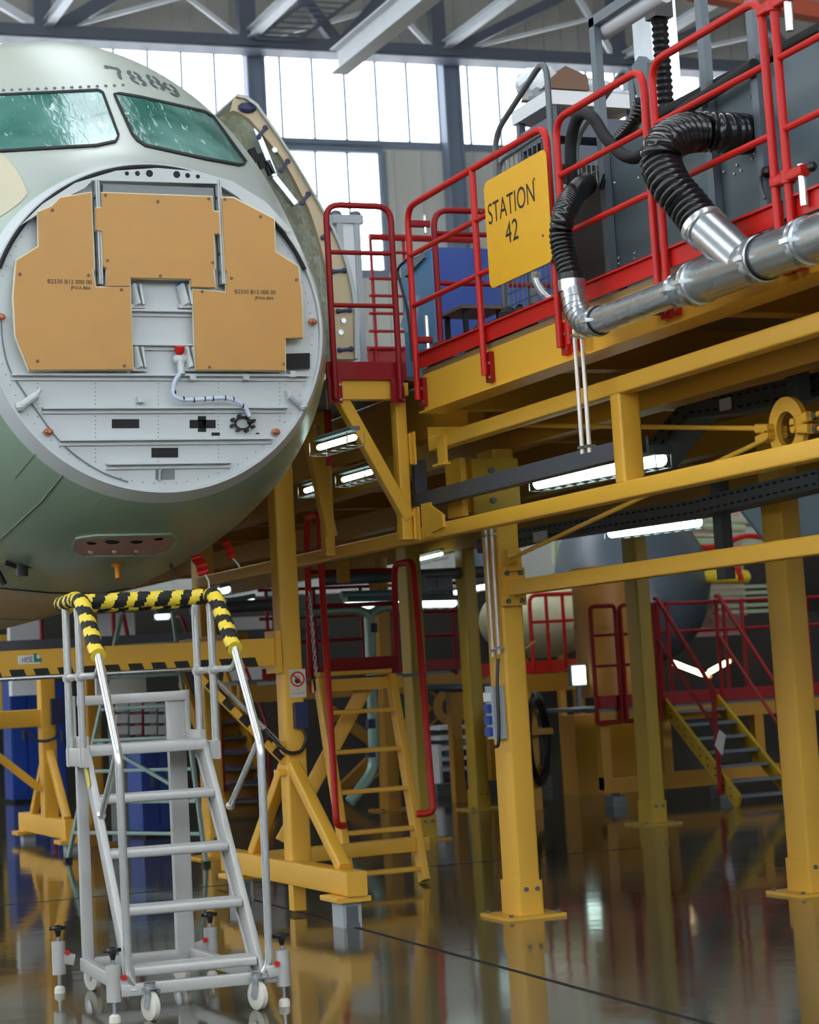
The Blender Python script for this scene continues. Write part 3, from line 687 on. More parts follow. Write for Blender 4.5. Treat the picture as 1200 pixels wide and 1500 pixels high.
# long beams
b1 = thing('steel_beam', 'upper yellow beam under the deck edge, rising to the right', 'beam', (5.47, 9, 3.05), 'long crossing beams')
mb = MB(); mb.bar((5.47, 12.5, 3.10), (5.47, 4, 3.10), .10, .094, .012); part('beam_body', mb, M['yellow'], b1)
mb = MB(); mb.prism([(5.44, 12.55, 3.22), (5.44, 12.0, 3.15), (5.44, 12.0, 3.06), (5.44, 12.55, 3.06)], (.05, 0, 0)); mb.box(5.40, 5.42, 12.2, 12.32, 2.94, 3.13); mb.box(5.36, 5.42, 12.16, 12.32, 2.93, 2.945); part('end_bracket', mb, M['yellow'], b1)
b2 = thing('steel_beam', 'middle yellow beam passing in front of the nearest post', 'beam', (5.47, 9, 2.48), 'long crossing beams')
mb = MB(); mb.bar((5.47, 17.8, 2.53), (5.47, 4, 2.53), .10, .094, .012); part('beam_body', mb, M['yellow'], b2)
mb = MB(); mb.box(5.40, 5.42, 12.5, 12.64, 2.5, 2.72); mb.prism([(5.40, 12.5, 2.70), (5.40, 12.3, 2.62), (5.40, 12.3, 2.54), (5.40, 12.5, 2.52)], (.02, 0, 0)); part('end_bracket', mb, M['yellow'], b2)
b3 = thing('steel_beam', 'lower yellow beam bolted to the nearest post, running to the right edge', 'beam', (6.02, 9, 2.08), 'long crossing beams')
mb = MB(); mb.bar((6.02, 12.60, 2.145), (6.02, 4, 2.145), .10, .10, .012); part('beam_body', mb, M['yellow'], b3)
mb = MB(); mb.box(5.935, 6.105, 12.595, 12.638, 2.03, 2.28); part('flange_plate', mb, M['yellow'], b3)
for x in (5.97, 6.07):
    for z in (2.06, 2.245):
        mb = MB(); bolt(mb, (x, 12.595, z), (0, -1, 0), .018, .014); part('bolt', mb, M['galvd'], b3)
mb = MB(); mb.bar((5.49, 9.95, 2.577), (5.49, 9.95, 3.055), .13, .11, .015, (0, 1, 0))
solo('strut', mb, M['yellow'], 'short yellow upright between the upper and middle beams', 'strut')
mb = MB(); mb.bar((5.75, 17.6, 2.0), (5.75, 26, 2.0), .1, .14, .01)
solo('steel_beam', mb, M['yellow_shade'], 'far yellow beam above the striped ladder rail, running back under the nose', 'beam')
# clamp bracket on the nearest post
t = thing('clamp_bracket', 'bolted yellow clamp bracket high on the nearest post, behind the grey tray', 'bracket', (5.75, 12.6, 2.63))
mb = MB(); mb.box(5.60, 5.64, 12.42, 12.66, 2.62, 3.0); mb.box(5.64, 5.93, 12.55, 12.63, 2.66, 2.98); part('flange', mb, M['yellow'], t)
mb = MB(); mb.box(5.72, 6.06, 12.50, 12.55, 2.64, 3.0); part('face_plate', mb, M['olive'], t)
for z in (2.72, 2.92):
    mb = MB(); bolt(mb, (5.86, 12.50, z), (0, -1, 0), .022, .016); part('bolt', mb, M['galvd'], t)
# bracing ring and rods
t = thing('bracing_ring', 'thick yellow ring plate joining the tie rods above the middle beam', 'ring plate', (5.97, 9.08, 2.59))
mb = MB(); n = 40; c = V((5.95, 9.08, 2.75)); rows = []
for x, rr in ((-.015, .09), (-.015, .165), (.015, .165), (.015, .09), (-.015, .09)):
    rows.append([c+V((x, rr*math.cos(2*PI*i/n), rr*math.sin(2*PI*i/n))) for i in range(n+1)])
mb.grid(rows); part('plate', mb, M['yellow'], t)
ends = ((12.62, 3.24), (12.50, 2.33), (5.5, 3.24), (5.5, 2.3))
for k, (y, z) in enumerate(ends):
    e = V((5.95, y, z)); d = (e-c).normalized(); a0 = c+d*.125
    mb = MB(); mb.bar(a0+V((-.03, 0, 0))-d*.01, a0+V((-.03, 0, 0))+d*.12, .04, .05, .012); mb.bar(a0+V((.03, 0, 0))-d*.01, a0+V((.03, 0, 0))+d*.12, .04, .05, .012); mb.cyl(a0-V((.06, 0, 0)), a0+V((.06, 0, 0)), .022, 10)
    part('clevis', mb, M['yellow'], t)
    r_ = thing('tie_rod', ('thin yellow tie rod from the ring up to the nearest post', 'thin yellow tie rod from the ring down to the nearest post', 'tie rod leaving the ring upwards at the right edge', 'tie rod leaving the ring downwards at the right edge')[k], 'tie rod', a0, 'tie rods of the bracing ring')
    mb = MB(); mb.tube([a0+d*.10, e], .014, 10); part('rod', mb, M['yellow'], r_)
    mb = MB(); mb.cyl(a0+d*.12, a0+d*.15, .022, 8); part('lock_nut', mb, M['galvd'], r_)
mb = MB(); mb.box(5.97, 6.07, 12.56, 12.60, 2.26, 2.40); mb.cyl((5.94, 12.52, 2.33), (6.0, 12.52, 2.33), .035, 10)
solo('rod_lug', mb, M['yellow'], 'small yellow lug on the nearest post holding the lower tie rod', 'lug')

# ------------------------------------------------------------------ railings of the deck
RT = .021
def panel_rail(y0, y1, posts, label, zt=4.625, toe=True, feet=True):
    t = thing('guardrail', label, 'guardrail', (5.27, (y0+y1)/2, 3.33), 'red guardrail panels of the upper deck')
    mb = MB(); mb.tube(fillet([(5.27, y0, 3.36), (5.27, y0, zt), (5.27, y1, zt), (5.27, y1, 3.36)], .12), RT, 12); part('frame', mb, M['red'], t)
    for y in posts: mb = MB(); mb.tube([(5.27, y, 3.36), (5.27, y, zt)], RT, 12); part('post', mb, M['red'], t)
    for z in (4.305, 3.972): mb = MB(); mb.tube([(5.27, y0, z), (5.27, y1, z)], .017, 10); part('mid_rail', mb, M['red'], t)
    if toe:
        mb = MB(); mb.box(5.295, 5.305, min(y0, y1)+.0, max(y0, y1)-.0, ZD+.004, 3.665); mb.box(5.275, 5.305, min(y0, y1), max(y0, y1), 3.655, 3.665); part('toe_board', mb, M['red'], t)
    for y in [y0, y1]+list(posts):
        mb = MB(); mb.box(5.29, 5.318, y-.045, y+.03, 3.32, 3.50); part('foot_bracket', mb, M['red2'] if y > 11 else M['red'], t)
        for z in (3.345, 3.43):
            mb = MB(); bolt(mb, (5.29, y-.033, z), (-1, 0, 0), .01, .008); part('bolt', mb, M['galv'], t)
    return t
panel_rail(12.28, 10.24, (11.25,), 'red guardrail panel carrying the yellow station sign')
panel_rail(10.12, 9.12, (), 'red guardrail panel between the station sign and the big black hose')
panel_rail(9.03, 7.99, (), 'red guardrail panel crossed by the big black hose')
GR = panel_rail(7.885, 5.0, (6.4,), 'red guardrail panel at the right edge beyond the hinge', 4.9)
for z in (4.56, 3.75):
    mb = MB(); mb.bar((5.27, 8.0, z), (5.27, 7.74, z), .05, .05, .01); mb.cyl((5.27, 7.885, z-.03), (5.27, 7.885, z+.03), .034, 12); t = part('hinge', mb, M['red'], GR)
    mb = MB(); mb.cyl((5.27, 7.77, z+.03), (5.27, 7.77, z-.16), .02, 12); part('pin', mb, M['alu'], t)
    mb = MB(); mb.sphere((5.27, 7.69, z), .025, 10); part('knob', mb, M['black'], t)
# railing across the end of the deck
t = thing('guardrail', 'dark red guardrail across the deck end in front of the blue cabinet', 'guardrail', (5.8, 12.45, ZD))
a = px(633, 285, 'Y', 12.45); b = px(642, 500, 'Y', 12.45); xe = 6.6
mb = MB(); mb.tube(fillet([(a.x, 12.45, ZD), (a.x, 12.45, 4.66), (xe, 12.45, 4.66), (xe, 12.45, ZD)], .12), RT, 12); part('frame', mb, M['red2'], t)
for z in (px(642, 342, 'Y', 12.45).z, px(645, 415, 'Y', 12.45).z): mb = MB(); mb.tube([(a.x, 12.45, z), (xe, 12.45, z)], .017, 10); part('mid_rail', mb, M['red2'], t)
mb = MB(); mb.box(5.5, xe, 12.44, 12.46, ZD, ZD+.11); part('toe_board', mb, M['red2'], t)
for x, y in ((612, 328), (616, 498)):
    c = px(x, y, 'X', 5.33); t = thing('gate_latch', 'red latch lug with chrome pin on the left guardrail end, %s one' % ('upper' if y < 400 else 'lower'), 'latch', c)
    mb = MB(); mb.bar(c+V((-.06, 0, 0)), c+V((.08, 0, 0)), .04, .045, .008); part('lug', mb, M['red2'], t)
    mb = MB(); mb.cyl(c+V((.05, 0, -.06)), c+V((.05, 0, .16 if y > 400 else .06)), .014, 10); part('pin', mb, M['alu'], t)
# station sign
a, b = px(703, 268, 'X', 5.222), px(802, 385, 'X', 5.222); y0, y1, z0, z1 = 11.0, 10.17, 3.835, 4.475
t = thing('station_sign', 'yellow sign reading STATION 42 on the red guardrail', 'sign', (5.222, 10.6, z0))
pts = []; r_ = .05
for cy, cz, s0 in ((y0-r_, z0+r_, 180), (y1+r_, z0+r_, 270), (y1+r_, z1-r_, 0), (y0-r_, z1-r_, 90)):
    for k in range(5): an = math.radians(s0+22.5*k); pts.append((5.222, cy-r_*math.cos(an), cz+r_*math.sin(an)))
mb = MB(); mb.prism(pts, (.004, 0, 0)); part('plate', mb, M['sign'], t)
def text_fit(s, p, u, v, cap, width, m, name, parent, depth=.0015):
    cu = bpy.data.curves.new('lettering', 'FONT'); cu.body = s; cu.size = 1; cu.align_x = 'CENTER'; cu.resolution_u = 6
    o_ = bpy.data.objects.new('lettering', cu); COL.objects.link(o_); bpy.context.view_layer.update(); me = o_.to_mesh()
    xs = [q_.co.x for q_ in me.vertices]; ys = [q_.co.y for q_ in me.vertices]; sx = width/(max(xs)-min(xs)); sy = cap/(max(ys)-min(ys)); cx, cy = (max(xs)+min(xs))/2, (max(ys)+min(ys))/2
    u, v, p = V(u), V(v), V(p); n = u.cross(v).normalized(); mb = MB()
    mb.add([p+u*((q_.co.x-cx)*sx)+v*((q_.co.y-cy)*sy)+n*depth for q_ in me.vertices], [tuple(f.vertices) for f in me.polygons])
    o_.to_mesh_clear(); bpy.data.objects.remove(o_); bpy.data.curves.remove(cu)
    return part(name, mb, m, parent)
c = px(748.5, 297.5, 'X', 5.222); text_fit('STATION', (5.222, c.y, c.z), (0, -1, 0), (0, 0, 1), .125, .62, M['ink'], 'lettering', t)
c = px(750, 338, 'X', 5.222); text_fit('42', (5.222, c.y, c.z), (0, -1, 0), (0, 0, 1), .125, .17, M['ink'], 'lettering', t)
for x, y in ((783, 262), (706, 310), (711, 405), (796, 345)):
    c = px(x, y, 'X', 5.222); mb = MB(); bolt(mb, (5.222, c.y, c.z), (-1, 0, 0), .008, .006); part('screw', mb, M['galvd'], t)

# ------------------------------------------------------------------ ventilation pipe and hoses
ZP, XP = 3.375, 5.12
t = thing('ventilation_pipe', 'shiny galvanised ventilation pipe with a branch, hung along the deck edge', 'pipe', (XP, 8, 3.27))
mb = MB(); mb.tube([(XP, 9.56, ZP), (XP, 8.66, ZP)], .07, 24); part('narrow_pipe', mb, M['galv'], t)
mb = MB(); mb.tube([(XP, 8.68, ZP), (XP, 8.58, ZP), (XP, 8.50, ZP), (XP, 5.0, ZP)], [.07, .074, .10, .10], 28); part('wide_pipe', mb, M['galv'], t)
mb = MB(); b0 = V((XP, 8.05, ZP)); b1_ = px(1036, 336, 'X', XP); d = (b1_-b0).normalized()
mb.tube([b0, b1_], .10, 28); part('branch', mb, M['galv'], t)
el = [V((XP, 9.56, ZP))+V((0, .19*math.sin(a_), .19*(1-math.cos(a_)))) for a_ in [i*PI/2/6*.93 for i in range(7)]]
mb = MB(); rr = []; P = []
for i, p_ in enumerate(el): P.append(p_); rr.append(.068)
e1 = P[-1]+V((0, .02, .07)); mb.tube(P+[e1], rr+[.068], 24); part('elbow', mb, M['galv'], t)
for i in range(1, 7):
    mb = MB(); d_ = (el[min(6, i+1)]-el[i-1]).normalized(); mb.cyl(el[i]-d_*.006, el[i]+d_*.006, .072, 24); part('seam_ring', mb, M['galv'], t)
def collar(y, r_, w=.03, dark=False):
    mb = MB(); mb.tube([(XP, y-w, ZP), (XP, y-w*.8, ZP), (XP, y, ZP), (XP, y+w*.8, ZP), (XP, y+w, ZP)], [r_, r_+.012, r_+.006, r_+.012, r_], 28); part('collar', mb, M['galv'], t)
    mb = MB(); mb.bar((XP-r_-.01, y-.03, ZP+.0), (XP-r_-.01, y+.03, ZP), .03, .02); part('clamp_screw', mb, M['alu'], t)
    if dark: mb = MB(); mb.cyl((XP, y-w-.012, ZP), (XP, y-w, ZP), r_+.006, 28); part('gasket', mb, M['black'], t)
collar(8.66, .072, .02); collar(8.48, .10); collar(7.93, .10, .035, True); collar(7.55, .10); collar(9.50, .07, .012, True)
mb = MB(); mb.cyl(b1_-d*.02, b1_+d*.02, .108, 28); part('collar', mb, M['galv'], t)
mb = MB(); mb.cyl(e1-V((0, 0, .03)), e1+V((0, 0, .03)), .074, 24); part('collar', mb, M['galv'], t)
for y in (9.2, 7.3):
    mb = MB(); mb.bar((XP+.06, y, ZP), (XD+.018, y, ZP), .03, .04); part('hanger', mb, M['galvd'], t)
def corr(pts, r_, pitch, label, nm='flexible_hose', k=.85):
    P = even(spline([px(x, y, 'X', X) for x, y, X in pts], 14), pitch/4)
    mb = MB(); mb.tube(P, [r_*(1.0, .955, k, .955)[i % 4] for i in range(len(P))], 22)
    c = P[len(P)//2]; o = thing(nm, label, 'hose', P[0]); part('bellows', mb, M['hose'], o, None, 60); return o, P
hz, P = corr([(1034, 336, XP), (1008, 302, 5.09), (983, 272, 5.05), (969, 240, 5.05), (974, 213, 5.08), (998, 197, 5.2), (1030, 193, 5.34), (1065, 195, 5.46), (1092, 197, 5.6)], .104, .036, 'fat glossy black corrugated hose curving from the pipe branch to the grey panel')
mb = MB(); mb.cyl(P[1]-d*.0, P[1]+(P[4]-P[1]).normalized()*.03, .112, 24); part('hose_clamp', mb, M['alu'], hz)
hz, P = corr([(838, 428, XP), (835, 404, XP), (826, 370, XP), (822, 340, XP), (828, 310, 5.14), (842, 285, 5.3), (858, 270, 5.5)], .067, .028, 'narrower black corrugated hose rising from the pipe elbow beside the sign')
mb = MB(); mb.cyl(P[0], P[0]+V((0, 0, .10)), .072, 20); part('hose_cuff', mb, M['black'], hz)
mb = MB(); P = spline([px(x, y, 'X', X) for x, y, X in ((840, 285, 5.45), (836, 215, 5.45), (847, 172, 5.45), (866, 170, 5.45), (890, 205, 5.45), (917, 229, 5.45), (942, 227, 5.47), (965, 195, 5.5), (1000, 163, 5.52), (1055, 128, 5.53), (1106, 95, 5.53))], 8)
mb.tube(P, .034, 14); solo('cable_hose', mb, M['blackm'], 'smooth black hose looping up behind the guardrail by the grey panels', 'hose')

# ------------------------------------------------------------------ machine enclosure on the deck
XE = 5.62
t = thing('machine_enclosure', 'slate grey machine enclosure with bolted side panels behind the guardrails', 'machine', (6, 8.5, ZD))
def yz(x, y, X=XE): p_ = px(x, y, 'X', X); return p_.y, p_.z
mb = MB(); mb.box(XE+.03, XE+.7, 5.0, 10.12, ZD+.0, 4.50); part('body', mb, M['panel'], t)
mb = MB(); mb.box(XE-.0, XE+.03, 9.10, 10.16, 3.74, 4.46); part('side_panel', mb, M['panel'], t)
mb = MB(); mb.box(XE-.0, XE+.03, 8.06, 9.04, 3.70, 4.48); part('side_panel', mb, M['panel'], t)
mb = MB(); mb.box(XE-.0, XE+.03, 5.0, 7.9, 3.66, 4.50); part('side_panel', mb, M['panel'], t)
mb = MB(); mb.bar((XE+.02, 9.6, 4.53), (XE+.02, 5.0, 4.53), .06, .05, .01); mb.bar((XE, 9.1, 3.64), (XE, 5.0, 3.64), .04, .07, .01); part('foam_seal', mb, M['blackm'], t)
for y, z1_ in ((10.18, 5.25), (9.03, 5.6), (8.56, 5.6), (7.95, 4.5)):
    mb = MB(); mb.box(XE-.05, XE-.005, y-.03, y+.03, 3.6, z1_); part('upright', mb, M['frame'], t)
mb = MB(); mb.box(XE-.05, XE-.005, 7.0, 10.21, 5.20, 5.26); part('top_rail', mb, M['frame'], t)
for x, y in ((722, 765), ):
    pass
for x, y in ((901, 268), (936, 261), (907, 378), (907, 386), (930, 371), (930, 378), (1061, 252), (1080, 242), (1076, 255), (1086, 250), (1041, 256), (1102, 232), (1106, 225), (1099, 142), (892, 325)):
    Y_, Z_ = yz(x, y, XE-.003); mb = MB(); mb.sphere((XE-.003, Y_, Z_), .009, 8); part('bolt', mb, M['alu'], t)
mb = MB(); a = px(884, 47, 'X', 5.66); b = px(975, -9, 'X', 5.66); mb.cyl(a, b, .048, 18); mb.cyl(a, a+(a-b).normalized()*.02, .03, 12)
solo('roller', mb, M['trussl'], 'pale grey roller tube slanting at the top beside the enclosure frame', 'roller')
Y_, Z_ = yz(846, 300, 5.58)
mb = MB(); a = px(843, 420, 'X', 5.6); mb.box(5.58, 5.95, 10.22, 10.62, ZD, 4.24); mb.box(5.58, 5.95, 10.22, 10.4, 4.24, 4.30)
solo('equipment_box', mb, mat('charcoal_sheet', (62, 64, 68), .6), 'charcoal equipment box behind the narrower corrugated hose', 'cabinet')
# column with cable chain
t = thing('machine_column', 'silver machine column with a black cable chain rising behind the guardrail', 'machine column', (6.4, 10, ZD))
a = px(943, 100, 'X', 6.2); mb = MB(); mb.box(6.2, 6.38, a.y-.12, a.y+.10, 4.5, 6.4); part('column', mb, M['galv'], t)
cA = px(966, 28, 'X', 6.1); cB = px(962, 165, 'X', 6.1); P = even([V((6.1, cA.y, cA.z)), V((6.1, cA.y, cB.z))], .02)
mb = MB(); mb.tube(P, [.052 if i % 2 else .040 for i in range(len(P))], 12); mb.box(6.04, 6.16, cA.y-.06, cA.y+.06, cA.z, cA.z+.22); part('cable_chain', mb, M['black'], t)
c = px(944, 150, 'X', 6.15); mb = MB(); mb.prism([px(x, y, 'X', 6.12) for x, y in ((925, 98), (936, 82), (948, 92), (950, 140), (948, 195), (938, 195), (934, 145))], (.05, 0, 0)); part('swing_plate', mb, M['frame'], t)
hz, P = corr([(940, 148, 6.0), (932, 172, 6.0), (918, 192, 6.0), (905, 205, 6.0)], .045, .026, 'thin black bellows hose hanging below the machine column plate')
t = thing('power_lead', 'thin grey lead hanging from a plug between the enclosure panels', 'cable', px(1118, 260, 'X', 5.56))
mb = MB(); mb.tube(spline([px(x, y, 'X', 5.56) for x, y in ((1122, 253), (1114, 258), (1115, 275), (1121, 291))], 6), .008, 8); part('lead', mb, M['frame'], t)
mb = MB(); c = px(1123, 252, 'X', 5.56); mb.sphere(c, .03, 10); part('plug', mb, M['black'], t)
mb = MB(); mb.tube(spline([px(x, y, 'X', 5.55) for x, y in ((885, 255), (882, 266), (879, 276), (884, 275), (886, 262))], 6), .008, 8)
solo('hanging_strap', mb, M['black'], 'small black strap loop hanging on the enclosure corner upright', 'strap')

# ------------------------------------------------------------------ trolleys and stores on the deck
t = thing('wire_trolley', 'tall grey wire cage trolley behind the station sign', 'trolley', (5.9, 11.8, ZD))
a, b = 12.22, 11.40
for X in (5.9, 6.5):
    mb = MB(); mb.tube(fillet([(X, a, 3.65), (X, a, 5.12), (X, b, 5.42), (X, b, 3.65)], .16), .020, 12); part('frame', mb, M['galvd'], t)
    if X < 6:
        mb = MB(); mb.tube(fillet([(X, a-.05, 3.7), (X, a-.05, 4.93), (X, b+.03, 4.95)], .1), .012, 8); part('inner_frame', mb, M['cable'], t)
    mb = MB(); n = 12
    for i in range(n+1): y = a+(b-a)*i/n; mb.bar((X, y, 3.75), (X, y, 4.92+.0*i), .006, .006)
    for j in range(15): z = 3.8+j*.08; mb.bar((X, a, z), (X, b, z), .006, .006)
    part('wire_mesh', mb, M['galvd'], t)
mb = MB(); mb.box(5.88, 6.52, b-.02, a+.02, 3.70, 3.80); part('tray', mb, M['galvd'], t)
for x, y in ((5.95, a-.08), (5.95, b+.08), (6.45, a-.08), (6.45, b+.08)):
    mb = MB(); mb.cyl((x-.02, y, ZD+.06), (x+.02, y, ZD+.06), .06, 14); part('wheel', mb, M['black'], t)
mb = MB(); P = spline([px(x, y, 'X', 5.85) for x, y in ((786, 398), (786, 412), (795, 428), (808, 440))], 6); mb.tube(P, .028, 12)
solo('bent_pipe', mb, M['alu'], 'short bent metal pipe below the lower corner of the station sign', 'pipe')
# wheeled rack with wrapped parts
yr = 12.6
def R_(x, y, dy=0.): return px(x, y, 'Y', yr+dy)
t = thing('parts_rack', 'dark shelf rack with a white top tray standing behind the wire trolley', 'rack', (R_(865, 140).x, yr+.4, ZD))
a, b = R_(803, 131), R_(935, 143); mb = MB(); mb.box(a.x, b.x, yr, yr+.6, a.z-.10, a.z-.0); part('tray', mb, M['white'], t)
for z in (a.z-.28, a.z-.48): mb = MB(); mb.box(a.x+.02, b.x-.02, yr+.02, yr+.58, z-.04, z+.10); part('shelf', mb, M['truss'], t)
for x in (a.x+.04, b.x-.04):
    for y in (yr+.04, yr+.54): mb = MB(); mb.box(x-.025, x+.025, y-.025, y+.025, ZD, a.z-.1); part('leg', mb, M['truss'], t)
top = a.z
mb = MB(); w_ = [R_(808, 122), R_(812, 112), R_(838, 90), R_(870, 105), R_(874, 126)]
mb.prism([(p_.x, yr+.1, max(p_.z, top+.002)) for p_ in w_], (0, .4, 0)); solo('carton', mb, M['brown'], 'brown wedge-shaped carton in film on the white rack tray', 'carton')
for (x0, y0_, x1, y1_, sx_, lb) in ((812, 128, 824, 86, .16, 'tall crumpled plastic-wrapped bundle at the left end of the white tray'), (880, 132, 900, 108, .28, 'flat plastic-wrapped bundle right of the carton on the white tray'), (915, 140, 925, 122, .16, 'small plastic-wrapped bundle at the right end of the white tray')):
    c = R_((x0+x1)/2, y0_); h_ = R_(x1, y1_).z-top
    mb = MB(); mb.sphere((c.x, yr+.3, top+h_*.5+.02), 1, 14, (sx_, .2, h_*.5))
    mb.v = [p_+V((random.uniform(-.02, .02), random.uniform(-.02, .02), random.uniform(-.02, .02) if p_.z > top+.05 else 0)) for p_ in mb.v]
    solo('wrapped_bundle', mb, M['clear'], lb, 'bundle')
# blue cabinet, stool, small things
c = px(636, 362, 'X', 6.0)
t = thing('blue_cabinet', 'blue cabinet on the upper deck behind the left guardrail', 'cabinet', (6.4, c.y+.3, ZD))
mb = MB(); mb.box(6.0, 6.95, c.y, c.y+.62, ZD, c.z); part('body', mb, M['blue'], t)
mb = MB(); mb.box(5.985, 6.0, c.y+.02, c.y+.6, ZD+.02, c.z-.02); part('side_sheet', mb, M['blue2'], t, 'lighter blue side')  # lighter blue sheet covering the left side of the cabinet
mb = MB(); mb.bar((5.98, c.y+.12, c.z-.03), (5.98, c.y+.5, c.z-.10), .03, .05); part('closer', mb, M['frame'], t)
a = px(640, 463, 'X', 5.75); t = thing('step_stool', 'small brown-topped stool on the deck in front of the blue cabinet', 'stool', (5.95, a.y-.2, ZD))
mb = MB(); mb.box(5.75, 6.1, a.y-.42, a.y, a.z-.02, a.z+.0); part('top', mb, M['brown'], t)
for x, y in ((5.8, a.y-.06), (6.05, a.y-.06), (5.8, a.y-.36), (6.05, a.y-.36)): mb = MB(); mb.bar((x, y, ZD), (x, y, a.z-.02), .03, .03, up=(0, 1, 0)); part('leg', mb, M['blackm'], t)
for k, (x, y, s_) in enumerate(((640, 500, .05), (700, 483, .05), (722, 475, .045), (742, 466, .06), (760, 455, .05))):
    c = px(x, y, 'X', 5.38); s_ *= 1.9; mb = MB(); mb.bar((5.38, c.y+.09, ZD+s_*.6), (5.42, c.y-.09, ZD+s_*.6), s_*.9, s_*1.2, .012); mb.sphere((5.40, c.y+.02, ZD+s_*1.3), s_*.5, 10); mb.bar((5.40, c.y-.02, ZD+s_*1.2), (5.40, c.y-.16, ZD+s_*1.5), .03, .03, .006)
    solo('tool', mb, M['blackm'], ('flat black tool lying by the left deck corner', 'black tool behind the toe board right of the stool', 'small black tool below the sign corner', 'black tool at the foot of the wire trolley', 'black clamp under the sign near its right corner', 'tiny black tool beside the second rail post')[k], 'tool', 'dark tools along the toe board')
c = px(598, 440, 'X', 5.55); t = thing('document_pouch', 'pale blue document pouch hanging with dark cables left of the blue cabinet', 'pouch', c)
mb = MB(); mb.prism([px(x, y, 'X', 5.6) for x, y in ((586, 478), (598, 440), (610, 432), (603, 492))], (.03, 0, 0)); part('pouch', mb, mat('pouch', (150, 176, 212), .5), t)
mb = MB(); mb.tube(spline([px(x, y, 'X', 5.55) for x, y in ((596, 380), (583, 395), (588, 420), (596, 450), (600, 480), (604, 530))], 8), .01, 8); part('cable', mb, M['black'], t)

# ------------------------------------------------------------------ nose platform
t = thing('nose_platform', 'small red-edged platform at the aircraft nose carried by yellow brackets', 'platform', (5.1, 13, 3.5))
mb = MB(); mb.prism([(4.83, 12.72, 3.56), (5.36, 12.72, 3.56), (5.6, 12.9, 3.56), (5.6, 15.2, 3.56), (5.42, 15.2, 3.56), (5.2, 14.2, 3.56)], (0, 0, .03)); part('deck_plate', mb, M['galvd'], t)
mb = MB(); mb.box(4.81, 5.375, 12.69, 12.715, 3.555, 3.675); part('toe_board', mb, M['red2'], t)
mb = MB(); mb.box(4.88, 5.30, 12.715, 12.80, 3.43, 3.555); part('front_beam', mb, M['yellow'], t)
for y in (12.74, 14.2):
    mb = MB(); x0 = 4.92 if y < 13 else 5.22
    mb.bar((5.345, y+.06, 2.5), (5.345, y+.06, 3.5), .075, .10, .008, (0, 1, 0)); part('bracket_post', mb, M['yellow'], t)
    mb = MB(); mb.bar((x0, y+.04, 3.46), (5.36, y+.04, 2.64), .08, .09, .008, (0, 1, 0)); part('bracket_brace', mb, M['yellow'], t)
    mb = MB(); mb.bar((x0-.02, y+.04, 3.50), (5.4, y+.04, 3.50), .08, .09, .008); part('bracket_arm', mb, M['yellow'], t)
for z in (3.1, 2.6):
    mb = MB(); mb.box(5.385, 5.40, 12.74, 12.86, z-.10, z+.10); mb.box(5.40, 5.416, 12.70, 12.84, z-.11, z+.11); part('joint_plate', mb, M['yellow'], t)
for x in (4.85, 5.29):
    mb = MB(); mb.box(x-.04, x+.055, 12.675, 12.69, 3.40, 3.56); part('foot_plate', mb, M['red2'], t)
    for z in (3.42, 3.52): mb = MB(); bolt(mb, (x+.04, 12.675, z), (0, -1, 0), .01, .008); part('bolt', mb, M['galv'], t)
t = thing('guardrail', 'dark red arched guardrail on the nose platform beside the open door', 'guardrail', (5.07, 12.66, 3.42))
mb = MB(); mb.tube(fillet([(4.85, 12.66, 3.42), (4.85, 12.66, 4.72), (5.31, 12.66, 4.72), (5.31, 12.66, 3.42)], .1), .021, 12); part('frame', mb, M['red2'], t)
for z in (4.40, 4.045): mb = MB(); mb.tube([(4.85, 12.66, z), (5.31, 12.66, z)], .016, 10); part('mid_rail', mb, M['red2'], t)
a = px(480, 600, 'Y', 13.2); mb = MB(); mb.bar(a, px(483, 682, 'Y', 13.2), .045, .02)
tt = thing('warning_streamer', 'dark red streamer hanging under the nose platform', 'streamer', px(480, 600, 'Y', 13.2)); part('ribbon', mb, M['red2'], tt)
mb = MB(); mb.tube([px(478, 572, 'Y', 13.2), a], .004, 6); part('cord', mb, M['white'], tt)
# white case and far rails behind the nose platform
Yc = 15.4
a, b = px(492, 318, 'Y', Yc), px(537, 524, 'Y', Yc)
t = thing('tall_case', 'tall white framed case standing behind the nose platform guardrail', 'case', ((a.x+b.x)/2, Yc+.2, 3.6))
mb = MB(); mb.box(a.x, b.x, Yc, Yc+.3, 3.59, a.z-.05); part('body', mb, M['white'], t)
mb = MB(); mb.box(a.x-.03, b.x+.03, Yc-.02, Yc+.32, a.z-.05, a.z+.02); mb.box(a.x, a.x+.05, Yc-.015, Yc, 3.59, a.z-.05); mb.box(b.x-.05, b.x, Yc-.015, Yc, 3.59, a.z-.05); part('frame', mb, M['grey'], t)
for x in (a.x+.02, b.x-.01): mb = MB(); mb.sphere((x, Yc+.05, a.z+.03), .045, 10, (1.2, 1, .9)); part('corner_cap', mb, M['truss'], t)
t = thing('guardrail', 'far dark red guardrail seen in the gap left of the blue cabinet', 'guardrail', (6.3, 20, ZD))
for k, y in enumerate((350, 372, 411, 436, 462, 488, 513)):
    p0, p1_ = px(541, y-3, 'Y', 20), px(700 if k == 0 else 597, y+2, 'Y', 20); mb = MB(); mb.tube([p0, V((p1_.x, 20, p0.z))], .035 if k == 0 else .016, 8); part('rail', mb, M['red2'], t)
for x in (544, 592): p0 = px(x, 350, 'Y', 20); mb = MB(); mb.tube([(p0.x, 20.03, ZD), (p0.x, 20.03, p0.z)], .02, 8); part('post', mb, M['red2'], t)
p0, p1_ = px(540, 506, 'Y', 20), px(598, 520, 'Y', 20); mb = MB(); mb.box(p0.x, p1_.x, 20.05, 20.08, ZD, p0.z); part('toe_board', mb, M['red2'], t)

